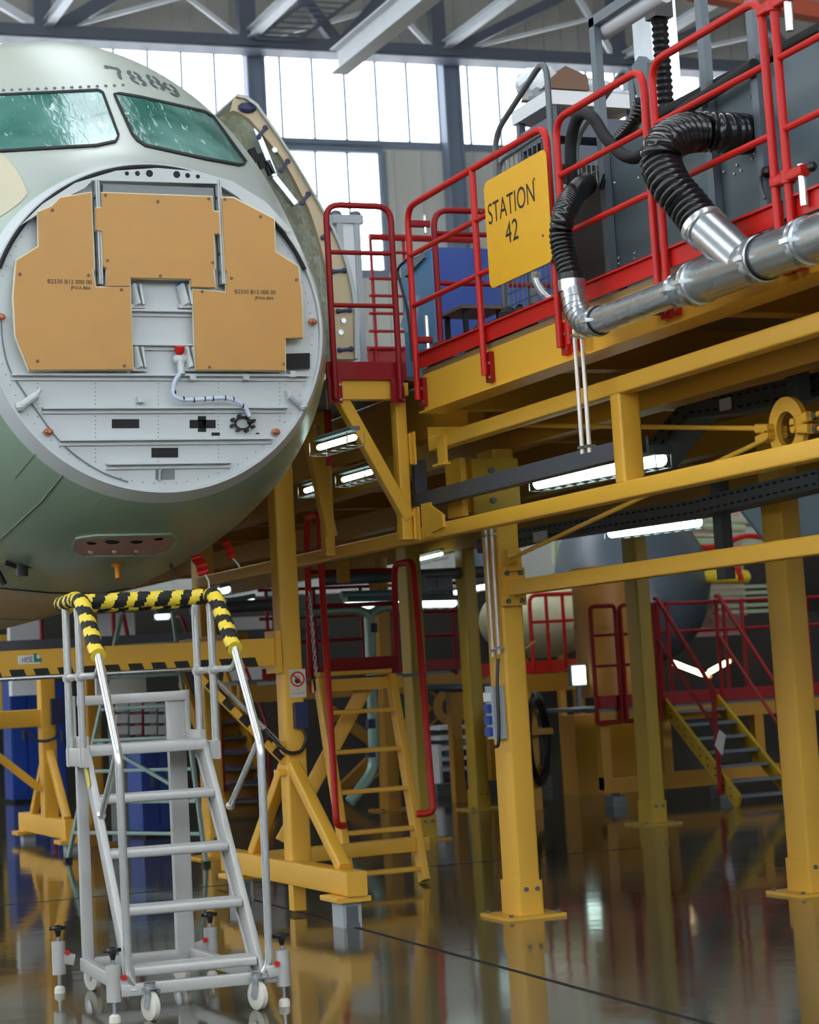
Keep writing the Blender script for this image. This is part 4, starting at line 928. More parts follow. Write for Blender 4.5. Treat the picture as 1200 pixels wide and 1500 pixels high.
# ------------------------------------------------------------------ cable trays, conduits, lights
t = thing('cable_tray', 'grey cable tray running along the middle beam in front of the nearest post', 'cable tray', (5.5, 11.3, 2.72))
mb = MB(); mb.box(5.50, 5.51, 9.9, 12.95, 2.72, 2.82); mb.box(5.51, 5.58, 9.9, 12.95, 2.72, 2.73); mb.box(5.58, 5.59, 9.9, 12.95, 2.72, 2.82); part('channel', mb, M['cable'], t)
mb = MB(); mb.box(5.50, 5.59, 12.95, 13.0, 2.70, 3.05); part('end_upright', mb, M['cable'], t)
def tray(pts, X, w, label):
    P = [px(x, y, 'X', X) for x, y in pts]; t = thing('cable_tray', label, 'cable tray', P[0])
    mb = MB(); sl = MB()
    for a, b in zip(P, P[1:]):
        mb.bar(a, b, .02, w); d_ = (b-a); n = max(2, int(d_.length/.09)); u = d_.normalized(); nrm = V((-1, 0, 0))
        for k in range(n):
            c = a+d_*((k+.5)/n)+nrm*.012
            for s_ in (-.28, .28): sl.bar(c+V((0, 0, s_*w))-u*.022, c+V((0, 0, s_*w))+u*.022, .004, .014)
        mb.bar(a+V((.1, 0, -w/2)), b+V((.1, 0, -w/2)), .2, .01)
    nf = len(mb.f); mb.add(sl.v, sl.f); o = part('channel', mb, [M['cable'], M['blackm']], t)
    for i_, p_ in enumerate(o.data.polygons): p_.material_index = 0 if i_ < nf else 1
    return t
TR1 = tray([(948, 672), (978, 632), (1010, 596), (1080, 588), (1200, 562), (1300, 540)], 6.6, .13, 'perforated grey cable tray climbing behind the upper strut towards the ring')
TR2 = tray([(700, 800), (760, 785), (900, 762), (1010, 745), (1200, 700)], 7.6, .12, 'perforated dark cable tray under the middle beam above the strip light')
c = px(1066, 592, 'X', 6.57); mb = MB(); mb.box(6.55, 6.56, c.y-.06, c.y+.06, c.z-.035, c.z+.035); part('label_plate', mb, M['white'], TR1, 'small white label')
c = px(790, 786, 'X', 7.5); mb = MB(); mb.box(7.5, 7.52, c.y-.11, c.y+.11, c.z-.04, c.z+.04); part('label_plate', mb, M['white'], TR2, 'white rectangular label')
for x, y0_, y1_, lb in ((1160, 470, 592, 'grey slotted hanger strut above the bracing ring'), (1052, 700, 850, 'dark hanger strut below the middle beam near the strip light')):
    X = 6.5 if y0_ < 600 else 7.8
    a, b = px(x, y0_, 'X', X), px(x, y1_, 'X', X); mb = MB(); mb.box(X-.04, X+.04, a.y-.07, a.y+.05, b.z, min(3.3, a.z)); solo('hanger', mb, M['galvd'] if X < 7 else M['cable'], lb, 'hanger')
def conduit(pts_list, X, label, r_=.0125):
    for k, pts in enumerate(pts_list):
        P = [px(x, y, 'X', X) for x, y in pts]; yb = sum(p_.y for p_ in P)/len(P)
        P = [V((X, yb, p_.z)) for p_ in P]
        t = thing('conduit', label % ('left' if k == 0 else 'right'), 'conduit', P[-1], 'pale conduits')
        mb = MB(); mb.tube(P, r_, 10); part('tube', mb, M['conduit'], t)
        for f in (.05, .95):
            c = P[0].lerp(P[-1], f); mb = MB(); mb.box(c.x-.02, c.x+.03, c.y-.02, c.y+.02, c.z-.008, c.z+.008); part('saddle', mb, M['galv'], t)
conduit([[(838, 484), (857, 664)], [(850, 486), (866, 662)]], 5.265, 'pale %s conduit of the pair dropping from the deck edge to the tray')
conduit([[(710, 776), (724, 962)], [(718, 774), (733, 958)]], 5.90, 'pale %s conduit of the pair on the side of the nearest post')
c = px(727, 1045, 'X', 5.90); zt = px(725, 1005, 'X', 5.9).z; zb = px(728, 1082, 'X', 5.9).z
t = thing('socket_box', 'grey socket box with blue sockets on the side of the nearest post', 'socket box', (5.88, 12.72, zb))
mb = MB(); mb.box(5.85, 5.935, 12.67, 12.79, zb, zt); part('housing', mb, M['grey'], t)
for k in range(3):
    z = zb+.05+k*.075; mb = MB(); mb.box(5.825, 5.85, 12.70, 12.78, z-.028, z+.028); part('socket', mb, M['blue'], t)
mb = MB(); mb.box(5.83, 5.85, 12.70, 12.78, zt-.1, zt-.04); part('switch_cover', mb, M['clear'], t)
mb = MB(); mb.tube(spline([V((5.9, 12.66, zt+.18)), V((5.88, 12.655, zt+.0)), V((5.87, 12.645, zb+.1)), V((5.86, 12.65, zb-.03)), V((5.86, 12.70, zb-.05))], 8), .012, 8); part('lead', mb, M['black'], t)
def strip_light(a, b, label, r_=.045, hw=.15, grp='strip lights under the dock', m='lamp'):
    a, b = V(a), V(b); d_ = (b-a).normalized(); t = thing('strip_light', label, 'light', (a+b)/2+V((0, 0, -.06)), grp)
    mb = MB(); mb.bar(a+V((0, 0, .055)), b+V((0, 0, .055)), hw, .06*hw/.15, .01); part('housing', mb, M['frame'], t)
    mb = MB(); mb.tube([a, a+d_*.02, b-d_*.02, b], [r_*.6, r_, r_, r_*.6], 12); part('tube', mb, M[m], t)
    g = MB(); s_ = d_.cross(V((0, 0, 1))).normalized()
    for q_ in (-.06, .06): g.tube([a+s_*q_+V((0, 0, .03)), a+s_*q_-V((0, 0, .055)), b+s_*q_-V((0, 0, .055)), b+s_*q_+V((0, 0, .03))], .004, 6)
    n = max(4, int((b-a).length/.12))
    for i in range(n+1):
        c = a.lerp(b, i/n); g.tube([c+s_*.06-V((0, 0, .055)), c-s_*.06-V((0, 0, .055))], .003, 6)
    part('wire_guard', g, M['galv'], t); return t
def light2(x0, y0_, x1, y1_, ax, v, label, r_=.045, hw=.15): strip_light(px(x0, y0_, ax, v), px(x1, y1_, ax, v), label, r_, hw)
light2(786, 708, 972, 672, 'Z', 2.85, 'caged strip light behind the conduits and the short strut')
light2(893, 781, 1026, 764, 'Z', 2.75, 'bright caged strip light below the middle beam')
light2(506, 886, 668, 883, 'Y', 21.5, 'long bright strip light seen through the yellow ladder handrails')
light2(466, 656, 521, 640, 'Z', 3.1, 'strip light far under the deck above the first bracket brace', .02, .07)
light2(502, 703, 545, 691, 'Z', 3.1, 'strip light under the deck between the bracket braces', .02, .07)
light2(447, 719, 468, 713, 'Z', 3.1, 'short strip light under the deck just right of the gantry column', .02, .07)
light2(600, 823, 648, 811, 'Z', 3.05, 'thin strip light behind the arch of the right ladder handrail', .018, .06)
light2(330, 888, 372, 880, 'Y', 24, 'strip light glimpsed right of the striped ladder rail')
light2(320, 866, 336, 862, 'Y', 23, 'small bright lamp beside the bend of the striped rail')
light2(668, 868, 713, 858, 'Z', 2.85, 'dim strip light left of the conduits on the nearest post')
light2(228, 903, 248, 902, 'Y', 28, 'far strip light glimpsed under the striped rail')
# ------------------------------------------------------------------ near gantry with striped beam
t = thing('gantry', 'yellow wheeled gantry whose striped beam passes under the aircraft nose', 'gantry', (5.0, 14.3, 0))
GX, GY = 4.98, 14.3
mb = MB(); mb.bar((4.96, 13.02, .285), (4.96, 15.75, .285), .14, .16, .012); part('foot_beam', mb, M['yellow'], t)
for y in (13.2, 15.45):
    mb = MB(); mb.bar((4.94, y-.16, .185), (4.94, y+.16, .185), .24, .035, .006); part('pad_plate', mb, M['yellow'], t)
    mb = MB(); mb.box(4.88, 5.01, y-.10, y+.10, .0, .165); part('machine_foot', mb, M['grey'], t)
    mb = MB(); mb.box(4.905, 4.985, y-.105, y-.10, .03, .14); mb.box(4.90, 4.99, y-.112, y-.1, .0, .03); part('foot_slot', mb, M['galvd'], t)
mb = MB(); mb.box(4.9, 4.99, 14.12, 14.22, .03, .21); part('guide_block', mb, M['yellow'], t)
mb = MB(); mb.bar((GX+.03, GY, .36), (GX+.03, GY, 3.3), .15, .17, .015, (0, 1, 0)); part('column', mb, M['yellow'], t)
mb = MB(); mb.bar((GX, GY-.09, 1.02), (GX, 13.3, .36), .08, .09, .01); part('brace', mb, M['yellow'], t)
mb = MB(); mb.bar((GX, GY+.09, 1.02), (GX, 15.2, .36), .08, .09, .01); part('brace', mb, M['yellow'], t)
mb = MB(); mb.bar((GX-.05, GY, 1.83), (-.6, GY, 1.83), .14, .20, .008); part('striped_beam', mb, M['yellow'], t)
mb = MB(); mb.box(GX-.10, GX-.06, GY-.12, GY+.12, 1.68, 1.98); part('end_flange', mb, M['yellow'], t)
mb = MB(); x = GX-.22
while x > -.4:
    mb.prism([(x, GY-.0715, 1.735), (x-.10, GY-.0715, 1.735), (x-.125, GY-.0715, 1.80), (x-.025, GY-.0715, 1.80)], (0, .001, 0)); x -= .165
part('hazard_mark', mb, M['ink'], t, 'row of black marks')
mb = MB(); mb.tube([(GX-.55, GY-.11, 1.74), (-.6, GY-.11, 1.74)], .016, 10); part('conduit', mb, M['galv'], t)
a = px(26, 967, 'Y', GY-.073); mb = MB(); mb.box(a.x-.0, a.x+.15, GY-.073, GY-.0715, a.z-.03, a.z+.03); lb = part('label_plate', mb, M['white'], t, 'white maker label with a green mark')
mb = MB(); mb.box(a.x+.11, a.x+.165, GY-.0745, GY-.073, a.z-.02, a.z+.005); mb.box(a.x+.11, a.x+.13, GY-.0745, GY-.073, a.z-.0, a.z+.04); part('logo', mb, mat('logo_green', (40, 140, 120)), lb)
text_fit('HESE', (a.x+.065, GY-.0735, a.z), (1, 0, 0), (0, 0, 1), .036, .07, M['ink'], 'lettering', lb)
mb = MB(); mb.bar((GX-.66, GY-.02, 1.70), (GX-.04, GY-.02, 1.05), .05, .05, .006); part('knee_brace', mb, M['yellow'], t)
mb = MB(); p0, p1_ = V((GX-.58, GY-.07, 1.70)), V((GX-.10, GY-.07, 1.19)); mb.tube([p0, p1_], .02, 10); part('actuator', mb, M['alu'], t)
mb = MB()
for k in range(5):
    c = V((GX-.66, GY-.047, 1.70)).lerp(V((GX-.04, GY-.047, 1.05)), .1+.19*k); mb.bar(c, c+V((.06, 0, -.063)), .004, .045)
part('hazard_mark', mb, M['ink'], t)
for z in (1.18, .98): mb = MB(); mb.box(GX-.10, GX-.04, GY-.06, GY+.06, z-.02, z+.02); part('hinge_lug', mb, M['yellow'], t)
# prohibition sign and connector on the column
yf = GY-.087
a = px(436, 1001, 'Y', yf)
s = thing('prohibition_sign', 'white sign with a red ring crossing out a hand on the gantry column', 'sign', (a.x, yf, a.z-.1))
mb = MB(); mb.box(a.x-.062, a.x+.062, yf-.002, yf, a.z-.10, a.z+.10); part('plate', mb, mat('sign_white', (206, 198, 178), .5), s)
mb = MB(); c = V((a.x, yf-.004, a.z+.03)); n = 32
mb.grid([[c+V((rr*math.cos(2*PI*i/n), 0, rr*math.sin(2*PI*i/n))) for i in range(n+1)] for rr in (.043, .055)]); mb.bar(c+V((-.034, 0, .034)), c+V((.034, 0, -.034)), .002, .01); part('ring', mb, M['red'], s)
mb = MB(); mb.prism([c+V((x, .001, z)) for x, z in ((-.014, -.03), (.014, -.03), (.022, -.005), (.018, .0), (-.018, .0), (-.024, -.012))], (0, .0008, 0))
for x in (-.014, -.005, .004, .013): mb.bar(c+V((x, .0014, -.002)), c+V((x*1.25, .0014, .026)), .001, .006)
part('hand_symbol', mb, M['ink'], s)
text_fit('No', (a.x, yf-.0022, a.z-.045), (1, 0, 0), (0, 0, 1), .010, .02, M['ink'], 'lettering', s); text_fit('manipulation', (a.x, yf-.0022, a.z-.07), (1, 0, 0), (0, 0, 1), .012, .09, M['ink'], 'lettering', s)
a = px(438, 1048, 'Y', yf)
s = thing('connector_box', 'navy connector box with a looped black cable on the gantry column', 'connector', (a.x, yf, a.z-.1))
mb = MB(); mb.box(a.x-.045, a.x+.045, yf-.06, yf, a.z-.09, a.z+.09); mb.box(a.x-.05, a.x+.05, yf-.066, yf-.05, a.z-.0, a.z+.095); part('housing', mb, M['navy'], s)
mb = MB(); mb.tube(spline([V((a.x+.02, yf-.03, a.z-.09)), V((a.x+.03, yf-.04, a.z-.17)), V((a.x-.02, yf-.05, a.z-.25)), V((a.x-.12, yf-.05, a.z-.25)), V((a.x-.2, yf-.02, a.z-.16)), V((a.x-.26, yf+.01, a.z-.08))], 8), .014, 10); part('cable', mb, M['black'], s)

# ------------------------------------------------------------------ yellow access ladder with red handrails
t = thing('access_ladder', 'yellow fixed ladder with tall red handrails leading to a red-edged landing', 'ladder', (6.1, 15.6, 0))
def LL(f): return V((0, 15.38+.47*f, .02+1.60*f))
xl, xr = 5.80, 6.42
for x in (xl, xr): mb = MB(); a, b = LL(0), LL(1); mb.bar((x, a.y, a.z), (x, b.y, b.z), .06, .12, .008); part('stringer', mb, M['yellow'], t)
for k in range(6):
    c = LL(.06+.193*k); mb = MB(); mb.bar((xl, c.y, c.z), (xr, c.y, c.z), .09, .035, .006); part('rung', mb, M['yellow'], t)
mb = MB(); mb.box(xl-.03, xr+.1, 15.84, 15.94, 1.52, 1.615); part('landing_beam', mb, M['yellow'], t)
mb = MB(); mb.box(xl-.1, xr+.35, 15.94, 17.1, 1.60, 1.63); part('landing_plate', mb, M['galvd'], t)
mb = MB(); mb.box(xl+.12, xr+.12, 15.95, 15.965, 1.64, 1.78); part('toe_board', mb, M['red2'], t)
mb = MB(); mb.bar((xl+.45, 15.98, 1.55), (xl-.25, 16.2, .35), .07, .12, .008); part('diagonal_brace', mb, M['yellow'], t)
mb = MB(); mb.bar((5.1, 15.35, .30), (6.5, 15.5, .30), .12, .11, .008); part('floor_tie', mb, M['yellow'], t)
def hr(pts, label):
    mb = MB(); mb.tube(fillet(pts, .10), .027, 12); part('handrail', mb, M['red'], t, label)
xa, xb = px(490, 1205, 'Y', 15.42).x, px(634, 1185, 'Y', 15.42).x
hr([(xl, 15.44, .49), (xa, 15.37, .50), (xa, 15.38, .64), (xa+.14, 15.80, 2.45), (xa+.17, 15.86, 2.95), (xa+.18, 16.2, 2.95), (xa+.18, 16.3, 1.52)], 'taller red handrail')
hr([(xr, 15.46, .53), (xb, 15.40, .53), (xb, 15.42, .68), (xb+.10, 15.74, 2.1), (xb+.13, 15.85, 2.54), (xb+.15, 16.3, 2.54), (xb+.15, 16.38, 1.66)], 'shorter red handrail')
for z in (2.50, 2.22):
    mb = MB(); mb.tube([(xa+.18, 16.28, z), (xb+.15, 16.34, z)], .018, 10); part('cross_rail', mb, M['red2'], t)
mb = MB(); c = px(508, 838, 'Y', 16.25); mb.bar(c+V((-.04, -.02, -.09)), c+V((-.04, -.02, .09)), .1, .06, .006); part('rail_clamp', mb, M['yellow_shade'], t)
mb = MB(); P = [px(x, y, 'Y', 15.95) for x, y in ((453, 870), (458, 930), (463, 985), (464, 1008))]; P = even(spline(P, 10), .035)
for i, p_ in enumerate(P):
    u = V((1, 0, 0)) if i % 2 else V((0, 1, 0)); mb.tube([p_+u*(.012*math.cos(2*PI*k/8))+V((0, 0, .024*math.sin(2*PI*k/8))) for k in range(8)], .0045, 5, True)
solo('chain', mb, M['galv'], 'thin metal safety chain hanging beside the taller red handrail', 'chain')

# ------------------------------------------------------------------ silver rolling ladder
O_ = V((3.055, 10.30, 0)); ang = math.radians(-6); U_ = V((math.cos(ang), math.sin(ang), 0)); W2 = V((.012, 1, 0))
def L(a, b, z): return O_+U_*(a*1.03+.008)+W2*b+V((0, 0, z))
t = thing('rolling_ladder', 'silver aluminium rolling ladder with black and yellow taped rail under the aircraft nose', 'ladder', O_)
AL, AT = M['aluf'], M['alu']
mb = MB(); mb.bar(L(-.38, .02, .15), L(.38, .02, .15), .05, .06, .006); part('base_beam', mb, AL, t)
mb = MB(); mb.bar(L(-.30, 1.22, .15), L(.30, 1.22, .15), .05, .06, .006); part('base_beam', mb, AL, t)
for s in (-1, 1): mb = MB(); mb.bar(L(.33*s, .04, .15), L(.29*s, 1.2, .15), .05, .07, .006); part('base_beam', mb, AL, t)
ZS = [.23+.272*k for k in range(5)]; BS = [.06+.205*k for k in range(5)]
for s in (-1, 1):
    mb = MB(); mb.bar(L(.32*s, .03, .12), L(.31*s, .90, 1.30), .035, .10, .006); part('stringer', mb, AL, t)
    mb = MB(); mb.bar(L(.305*s, .13, .14), L(.297*s, .94, 1.24), .02, .03, .004); part('stringer_flange', mb, AL, t)
for k in range(4):
    mb = MB(); mb.bar(L(-.30, BS[k]+.05, ZS[k]), L(.30, BS[k]+.05, ZS[k]), .15, .045, .012)
    for j in range(6): c = BS[k]-.012+j*.025; mb.bar(L(-.29, c, ZS[k]+.023), L(.29, c, ZS[k]+.023), .008, .006)
    part('step', mb, AL, t)
mb = MB()
for j in range(4): mb.bar(L(-.30, .87+j*.075, 1.315), L(.31, .87+j*.075, 1.315), .065, .035, .006)
part('platform', mb, AL, t)
mb = MB(); mb.bar(L(-.30, .84, 1.30), L(.31, .84, 1.30), .03, .055, .006); part('platform_edge', mb, AL, t)
mb = MB(); mb.bar(L(.25, 1.20, .12), L(.25, 1.20, 1.58), .10, .05, .005, (0, 1, 0)); part('rear_leg', mb, AL, t)
mb = MB(); mb.bar(L(-.27, 1.20, .16), L(-.27, 1.20, 1.30), .06, .05, .005, (0, 1, 0)); part('rear_leg', mb, AL, t)
mb = MB(); mb.bar(L(-.29, 1.17, 1.57), L(.30, 1.17, 1.57), .03, .055, .006); part('guard_board', mb, AL, t)
for s in (-1, 1):
    mb = MB(); mb.bar(L(.31*s, .88, 1.33), L(.31*s, 1.22, 1.33), .03, .10, .005); mb.bar(L(.31*s, 1.19, 1.3), L(.31*s, 1.19, 1.6), .03, .05, .004, (0, 1, 0)); part('toe_board', mb, AL, t)
    mb = MB(); mb.box(*([0]*6)) if False else mb.bar(L(.345*s, .74, 1.27), L(.345*s, 1.14, 1.27), .035, .10, .008); part('clamp_block', mb, AL, t)
    for b in (.78, 1.08):
        mb = MB(); mb.tube([L(.35*s, b, 1.22), L(.35*s, b, 2.105)], .021, 14); part('guard_tube', mb, AT, t)
    mb = MB(); mb.tube(fillet([L(.31*s, .02, .16), L(.345*s, .0, .22), L(.352*s, .0, 1.30), L(.35*s, .36, 1.80)], .06), .021, 14); part('handrail', mb, AT, t)
    mb = MB(); mb.tube(fillet([L(.35*s, 1.10, 1.70), L(.35*s, .6, 1.70), L(.35*s, .40, 1.70), L(.35*s, .32, 1.76)], .05), .018, 12); part('mid_rail', mb, AT, t)
    for b in (.78, 1.08): mb = MB(); mb.tube([L(.35*s, b-.022, 1.70), L(.35*s, b+.022, 1.70)], .027, 12); mb.tube([L(.35*s, b, 1.68), L(.35*s, b, 1.72)], .027, 12); part('rail_clamp', mb, AL, t)
    mb = MB(); mb.tube([L(.35*s, .03, 1.32), L(.33*s, .50, .98)], .016, 10); mb.sphere(L(.33*s, .50, .98), .025, 8); part('brace', mb, AT, t)
mb = MB(); mb.bar(L(-.335, .80, 1.22), L(-.335, .73, 1.12), .002, .05); part('sticker', mb, M['tape_y'], t, 'yellow warning sticker')
def foam(pts, nm='padded_rail', r_=.042):
    P = even(fillet(pts, .06, 8), .01); n = 20; mb = MB(); mb.tube([p_+V((0, 0, .002*math.sin(i*1.7))) for i, p_ in enumerate(P)], [r_*(1+.03*math.sin(i*.6)+.02*math.sin(i*1.9)) for i in range(len(P))], n)
    o = part(nm, mb, [M['tape_y'], M['blackm']], t, 'padding wrapped in black and yellow tape', 60)
    for i, p_ in enumerate(o.data.polygons):
        if len(p_.vertices) == 4:
            p_.material_index = 1 if ((i//n)*.01/.12+(i % n)/n+.06*math.sin((i//n)*.21)) % 1 < .54 else 0
foam([L(-.35, 1.20, 2.11), L(-.35, .80, 2.12)], 'padded_rail', .038)
foam([L(-.35, .80, 2.10), L(.35, .80, 2.10)])
foam([L(-.35, 1.14, 2.09), L(.35, 1.14, 2.09)], 'padded_rail', .036)
for s in (-1, 1):
    foam([L(.35*s, .77, 2.10), L(.35*s, .68, 2.10), L(.35*s, .36, 1.80)])
    mb = MB(); mb.tube(fillet([L(.35*s, .78, 2.02), L(.35*s, .78, 2.115), L(.35*s, .72, 2.12)], .04), .0235, 12); part('tube_elbow', mb, AT, t)
for a, b in ((-.25, -.02), (.27, -.03), (-.24, 1.25), (.24, 1.25)):
    c = L(a, b, .07); ax_ = (U_*.93+W2*.37)
    mb = MB(); mb.tube([c-ax_*.02, c-ax_*.014, c+ax_*.014, c+ax_*.02], [.06, .07, .07, .06], 22); w_ = part('caster_wheel', mb, M['wheel'], t)
    mb = MB(); mb.cyl(c-ax_*.028, c+ax_*.028, .018, 10); part('axle', mb, M['galv'], w_)
    mb = MB()
    for s in (-1, 1): mb.bar(c+ax_*(.028*s)-V((0, 0, .01)), c+ax_*(.028*s)+V((0, 0, .085))+ax_.cross(V((0, 0, 1)))*.03, .005, .045)
    mb.bar(c+V((0, 0, .085))-ax_*.03, c+V((0, 0, .085))+ax_*.03, .06, .006); mb.cyl(c+V((0, 0, .08)), c+V((0, 0, .11)), .03, 12); part('caster_fork', mb, M['galv'], t)
for a, b in ((-.41, .03), (.41, .0), (-.41, 1.27), (.41, 1.27)):
    mb = MB(); mb.cyl(L(a, b, .10), L(a, b, .275), .037, 18); s_ = part('stabiliser', mb, AL, t)
    mb = MB(); mb.cyl(L(a, b, .03), L(a, b, .33), .010, 10); part('spindle', mb, M['galv'], s_)
    mb = MB(); mb.tube([L(a, b, .0), L(a, b, .012), L(a, b, .03), L(a, b, .04)], [.03, .03, .028, .014], 14); part('foot', mb, M['wheel'], s_)
    mb = MB(); c = L(a, b, .335); mb.sphere(c+V((0, 0, .012)), .03, 12, (1, 1, .6)); mb.tube([c, c-V((0, 0, .035))], [.02, .011], 10)
    for k in range(3): an = 2*PI*k/3+.4; mb.bar(c+V((0, 0, .01)), c+V((.045*math.cos(an), .045*math.sin(an), .01)), .024, .02, .006)
    part('knob', mb, M['black'], s_)
    mb = MB(); sg = -1 if a > 0 else 1; mb.bar(L(a, b, .19), L(a+.08*sg, b, .17), .05, .06, .006); part('arm', mb, AL, s_)
    mb = MB(); mb.cyl(L(a+.04*sg, b-.03, .215), L(a+.04*sg, b-.045, .215), .014, 10); part('lock_button', mb, M['red'], s_)

# ------------------------------------------------------------------ behind the rolling ladder, under the aircraft
t = thing('gantry', 'second smaller yellow gantry leg with a short arm, far left behind the rolling ladder', 'gantry', (5.15, 22.9, 0))
mb = MB(); mb.bar((5.2, 21.9, .22), (5.2, 24.2, .22), .14, .2, .01); part('foot_beam', mb, M['yellow'], t)
for y in (21.95, 24.05):
    mb = MB(); mb.box(5.05, 5.35, y-.16, y+.16, .08, .12); part('pad_plate', mb, M['yellow'], t)
    mb = MB(); mb.box(5.13, 5.27, y-.08, y+.08, 0, .08); part('machine_foot', mb, M['grey'], t)
mb = MB(); mb.bar((5.2, 22.9, .32), (5.2, 22.9, 2.1), .16, .2, .012, (0, 1, 0)); part('column', mb, M['yellow'], t)
for y in (22.1, 23.7): mb = MB(); mb.bar((5.2, 22.9+.1*(1 if y > 22.9 else -1), 1.0), (5.2, y, .32), .08, .09, .01); part('brace', mb, M['yellow'], t)
a = px(0, 1055, 'Y', 22.9).z; mb = MB(); mb.bar((5.12, 22.9, a), (1.5, 22.9, a), .13, .19, .01); part('arm', mb, M['yellow'], t)
mb = MB(); mb.bar((5.1, 22.9, .62), (4.3, 22.9, a-.08), .08, .08, .008); part('knee_brace', mb, M['yellow'], t)
mb = MB(); mb.box(5.22, 5.34, 22.72, 22.8, a-.08, a+.2); mb.tube(spline([V((5.28, 22.76, a-.08)), V((5.25, 22.74, a-.22)), V((5.05, 22.74, a-.24)), V((4.92, 22.76, a-.1))], 8), .016, 8); part('connector', mb, M['navy'], t)
def fbox(x0, y0, x1, y1, Y, dep_, m, nm, label, cat, zmin=None, group=None):
    a, b = px(x0, y0, 'Y', Y), px(x1, y1, 'Y', Y); mb = MB(); mb.box(a.x, b.x, Y, Y+dep_, b.z if zmin is None else zmin, a.z)
    return solo(nm, mb, M[m] if isinstance(m, str) else m, label, cat, group)
def cabinet(x0, y0, x1, y1, Y, m, label, doors=2):
    a, b = px(x0, y0, 'Y', Y), px(x1, y1, 'Y', Y); t = thing('cabinet', label, 'cabinet', ((a.x+b.x)/2, Y+.3, 0), 'cabinets under the dock')
    mb = MB(); mb.box(a.x, b.x, Y, Y+.6, .05, a.z); part('body', mb, M[m], t)
    w = (b.x-a.x)/doors
    for k in range(doors):
        mb = MB(); mb.box(a.x+w*k+.02, a.x+w*(k+1)-.02, Y-.02, Y, .12, a.z-.05); d_ = part('door', mb, M[m], t)
        mb = MB(); mb.box(a.x+w*(k+1)-.09, a.x+w*(k+1)-.06, Y-.05, Y-.02, a.z*.5, a.z*.5+.18); part('handle', mb, M['galvd'], d_)
    mb = MB(); mb.box(a.x+.03, b.x-.03, Y+.03, Y+.55, 0, .05); part('plinth', mb, M['blackm'], t)
cabinet(14, 995, 68, 1180, 33, 'blue', 'tall dark blue cabinet at the left edge behind the second gantry')
cabinet(205, 1082, 258, 1240, 23.2, 'blue', 'blue cabinet seen through the steps of the rolling ladder')
cabinet(78, 1000, 100, 1180, 32, 'blue', 'narrow dark blue cabinet right of the second gantry column', 1)
cabinet(335, 1085, 378, 1170, 30, 'blue', 'low blue cabinet behind the far yellow stairs')
fbox(140, 978, 215, 1022, 21, .05, 'white', 'whiteboard', 'white board behind the top of the rolling ladder', 'board', None)
fbox(14, 905, 60, 947, 30, .2, 'white', 'white_panel', 'white panel under the fuselage at the far left', 'panel', 1.65)
fbox(128, 900, 198, 925, 29, .2, 'white', 'white_panel', 'white panel glimpsed above the striped gantry beam behind the ladder tubes', 'panel', 1.65)
fbox(330, 905, 400, 945, 33, .2, 'white', 'white_panel', 'pale panel right of the striped ladder rail above the gantry beam', 'panel', 1.7)
t = thing('bin_rack', 'rack of pale storage bins behind the rolling ladder', 'rack', (px(205, 1040, 'Y', 24.5).x, 24.7, 0))
for i, x in enumerate((170, 190, 212, 232)):
    for j, y in enumerate((1030, 1047, 1064, 1090)):
        a = px(x, y, 'Y', 24.5); mb = MB(); mb.prism([(a.x, 24.5, a.z-.1), (a.x+.14, 24.5, a.z-.1), (a.x+.14, 24.47, a.z), (a.x, 24.47, a.z)], (0, .25, 0)); part('bin', mb, M['white' if i != 1 else 'clear'], t)
for x in (167, 187, 208, 229, 250):
    a = px(x, 1020, 'Y', 24.52); mb = MB(); mb.box(a.x-.015, a.x+.015, 24.52, 24.8, 0, a.z); part('upright', mb, M['red2' if x in (208,) else 'galvd'], t)
# far yellow stairs
t = thing('stairs', 'far yellow stairs with grey treads between the rolling ladder and the gantry column', 'stairs', (7.2, 25, 0))
a, b = px(330, 1190, 'Y', 26), px(398, 1190, 'Y', 26)
for k in range(8):
    z = .12+k*.2; mb = MB(); mb.box(a.x, b.x, 26+k*.2, 26.25+k*.2, z, z+.03); part('tread', mb, M['galvd'], t)
    mb = MB(); mb.box(a.x, b.x, 26.2+k*.2, 26.22+k*.2, z-.16, z); part('riser', mb, M['yellow_shade'], t)
for x in (a.x, b.x): mb = MB(); mb.bar((x, 25.9, .05), (x, 27.7, 1.75), .05, .22); part('stringer', mb, M['yellow_shade'], t)
for x in (a.x, b.x): mb = MB(); mb.tube(fillet([(x, 26, .2), (x, 26, 1.1), (x, 27.6, 2.6), (x, 28.5, 2.6)], .1), .022, 8); part('handrail', mb, M['red2'], t)
# grey-green stepladder
t = thing('stepladder', 'grey-green stepladder standing behind the rolling ladder', 'ladder', (4.4, 19, 0))
f0, f1, top = flr(100, 1262), flr(302, 1268), px(223, 872, 'Y', 19.2); gl = mat('pale_green_steel', (140, 164, 156), .4, .3)
for f in (f0, f1):
    mb = MB(); e = V((top.x+(-.25 if f is f0 else .25), 19.4, 2.35)); mb.bar(f+V((0, 0, .03)), e, .035, .045, .004); part('stile', mb, gl, t)
    mb = MB(); mb.box(f.x-.035, f.x+.035, f.y-.04, f.y+.04, 0, .04); part('foot', mb, M['black'], t)
for k in range(7):
    f = .12+k*.125; a_, b_ = f0.lerp(V((top.x-.25, 19.4, 2.35)), f), f1.lerp(V((top.x+.25, 19.4, 2.35)), f); mb = MB(); mb.bar(a_, b_, .06, .03, .004); part('rung', mb, gl, t)
mb = MB(); mb.bar(f0.lerp(V((top.x-.25, 19.4, 2.35)), .5), f1.lerp(V((top.x+.25, 19.4, 2.35)), .25), .03, .03); part('cross_brace', mb, gl, t)
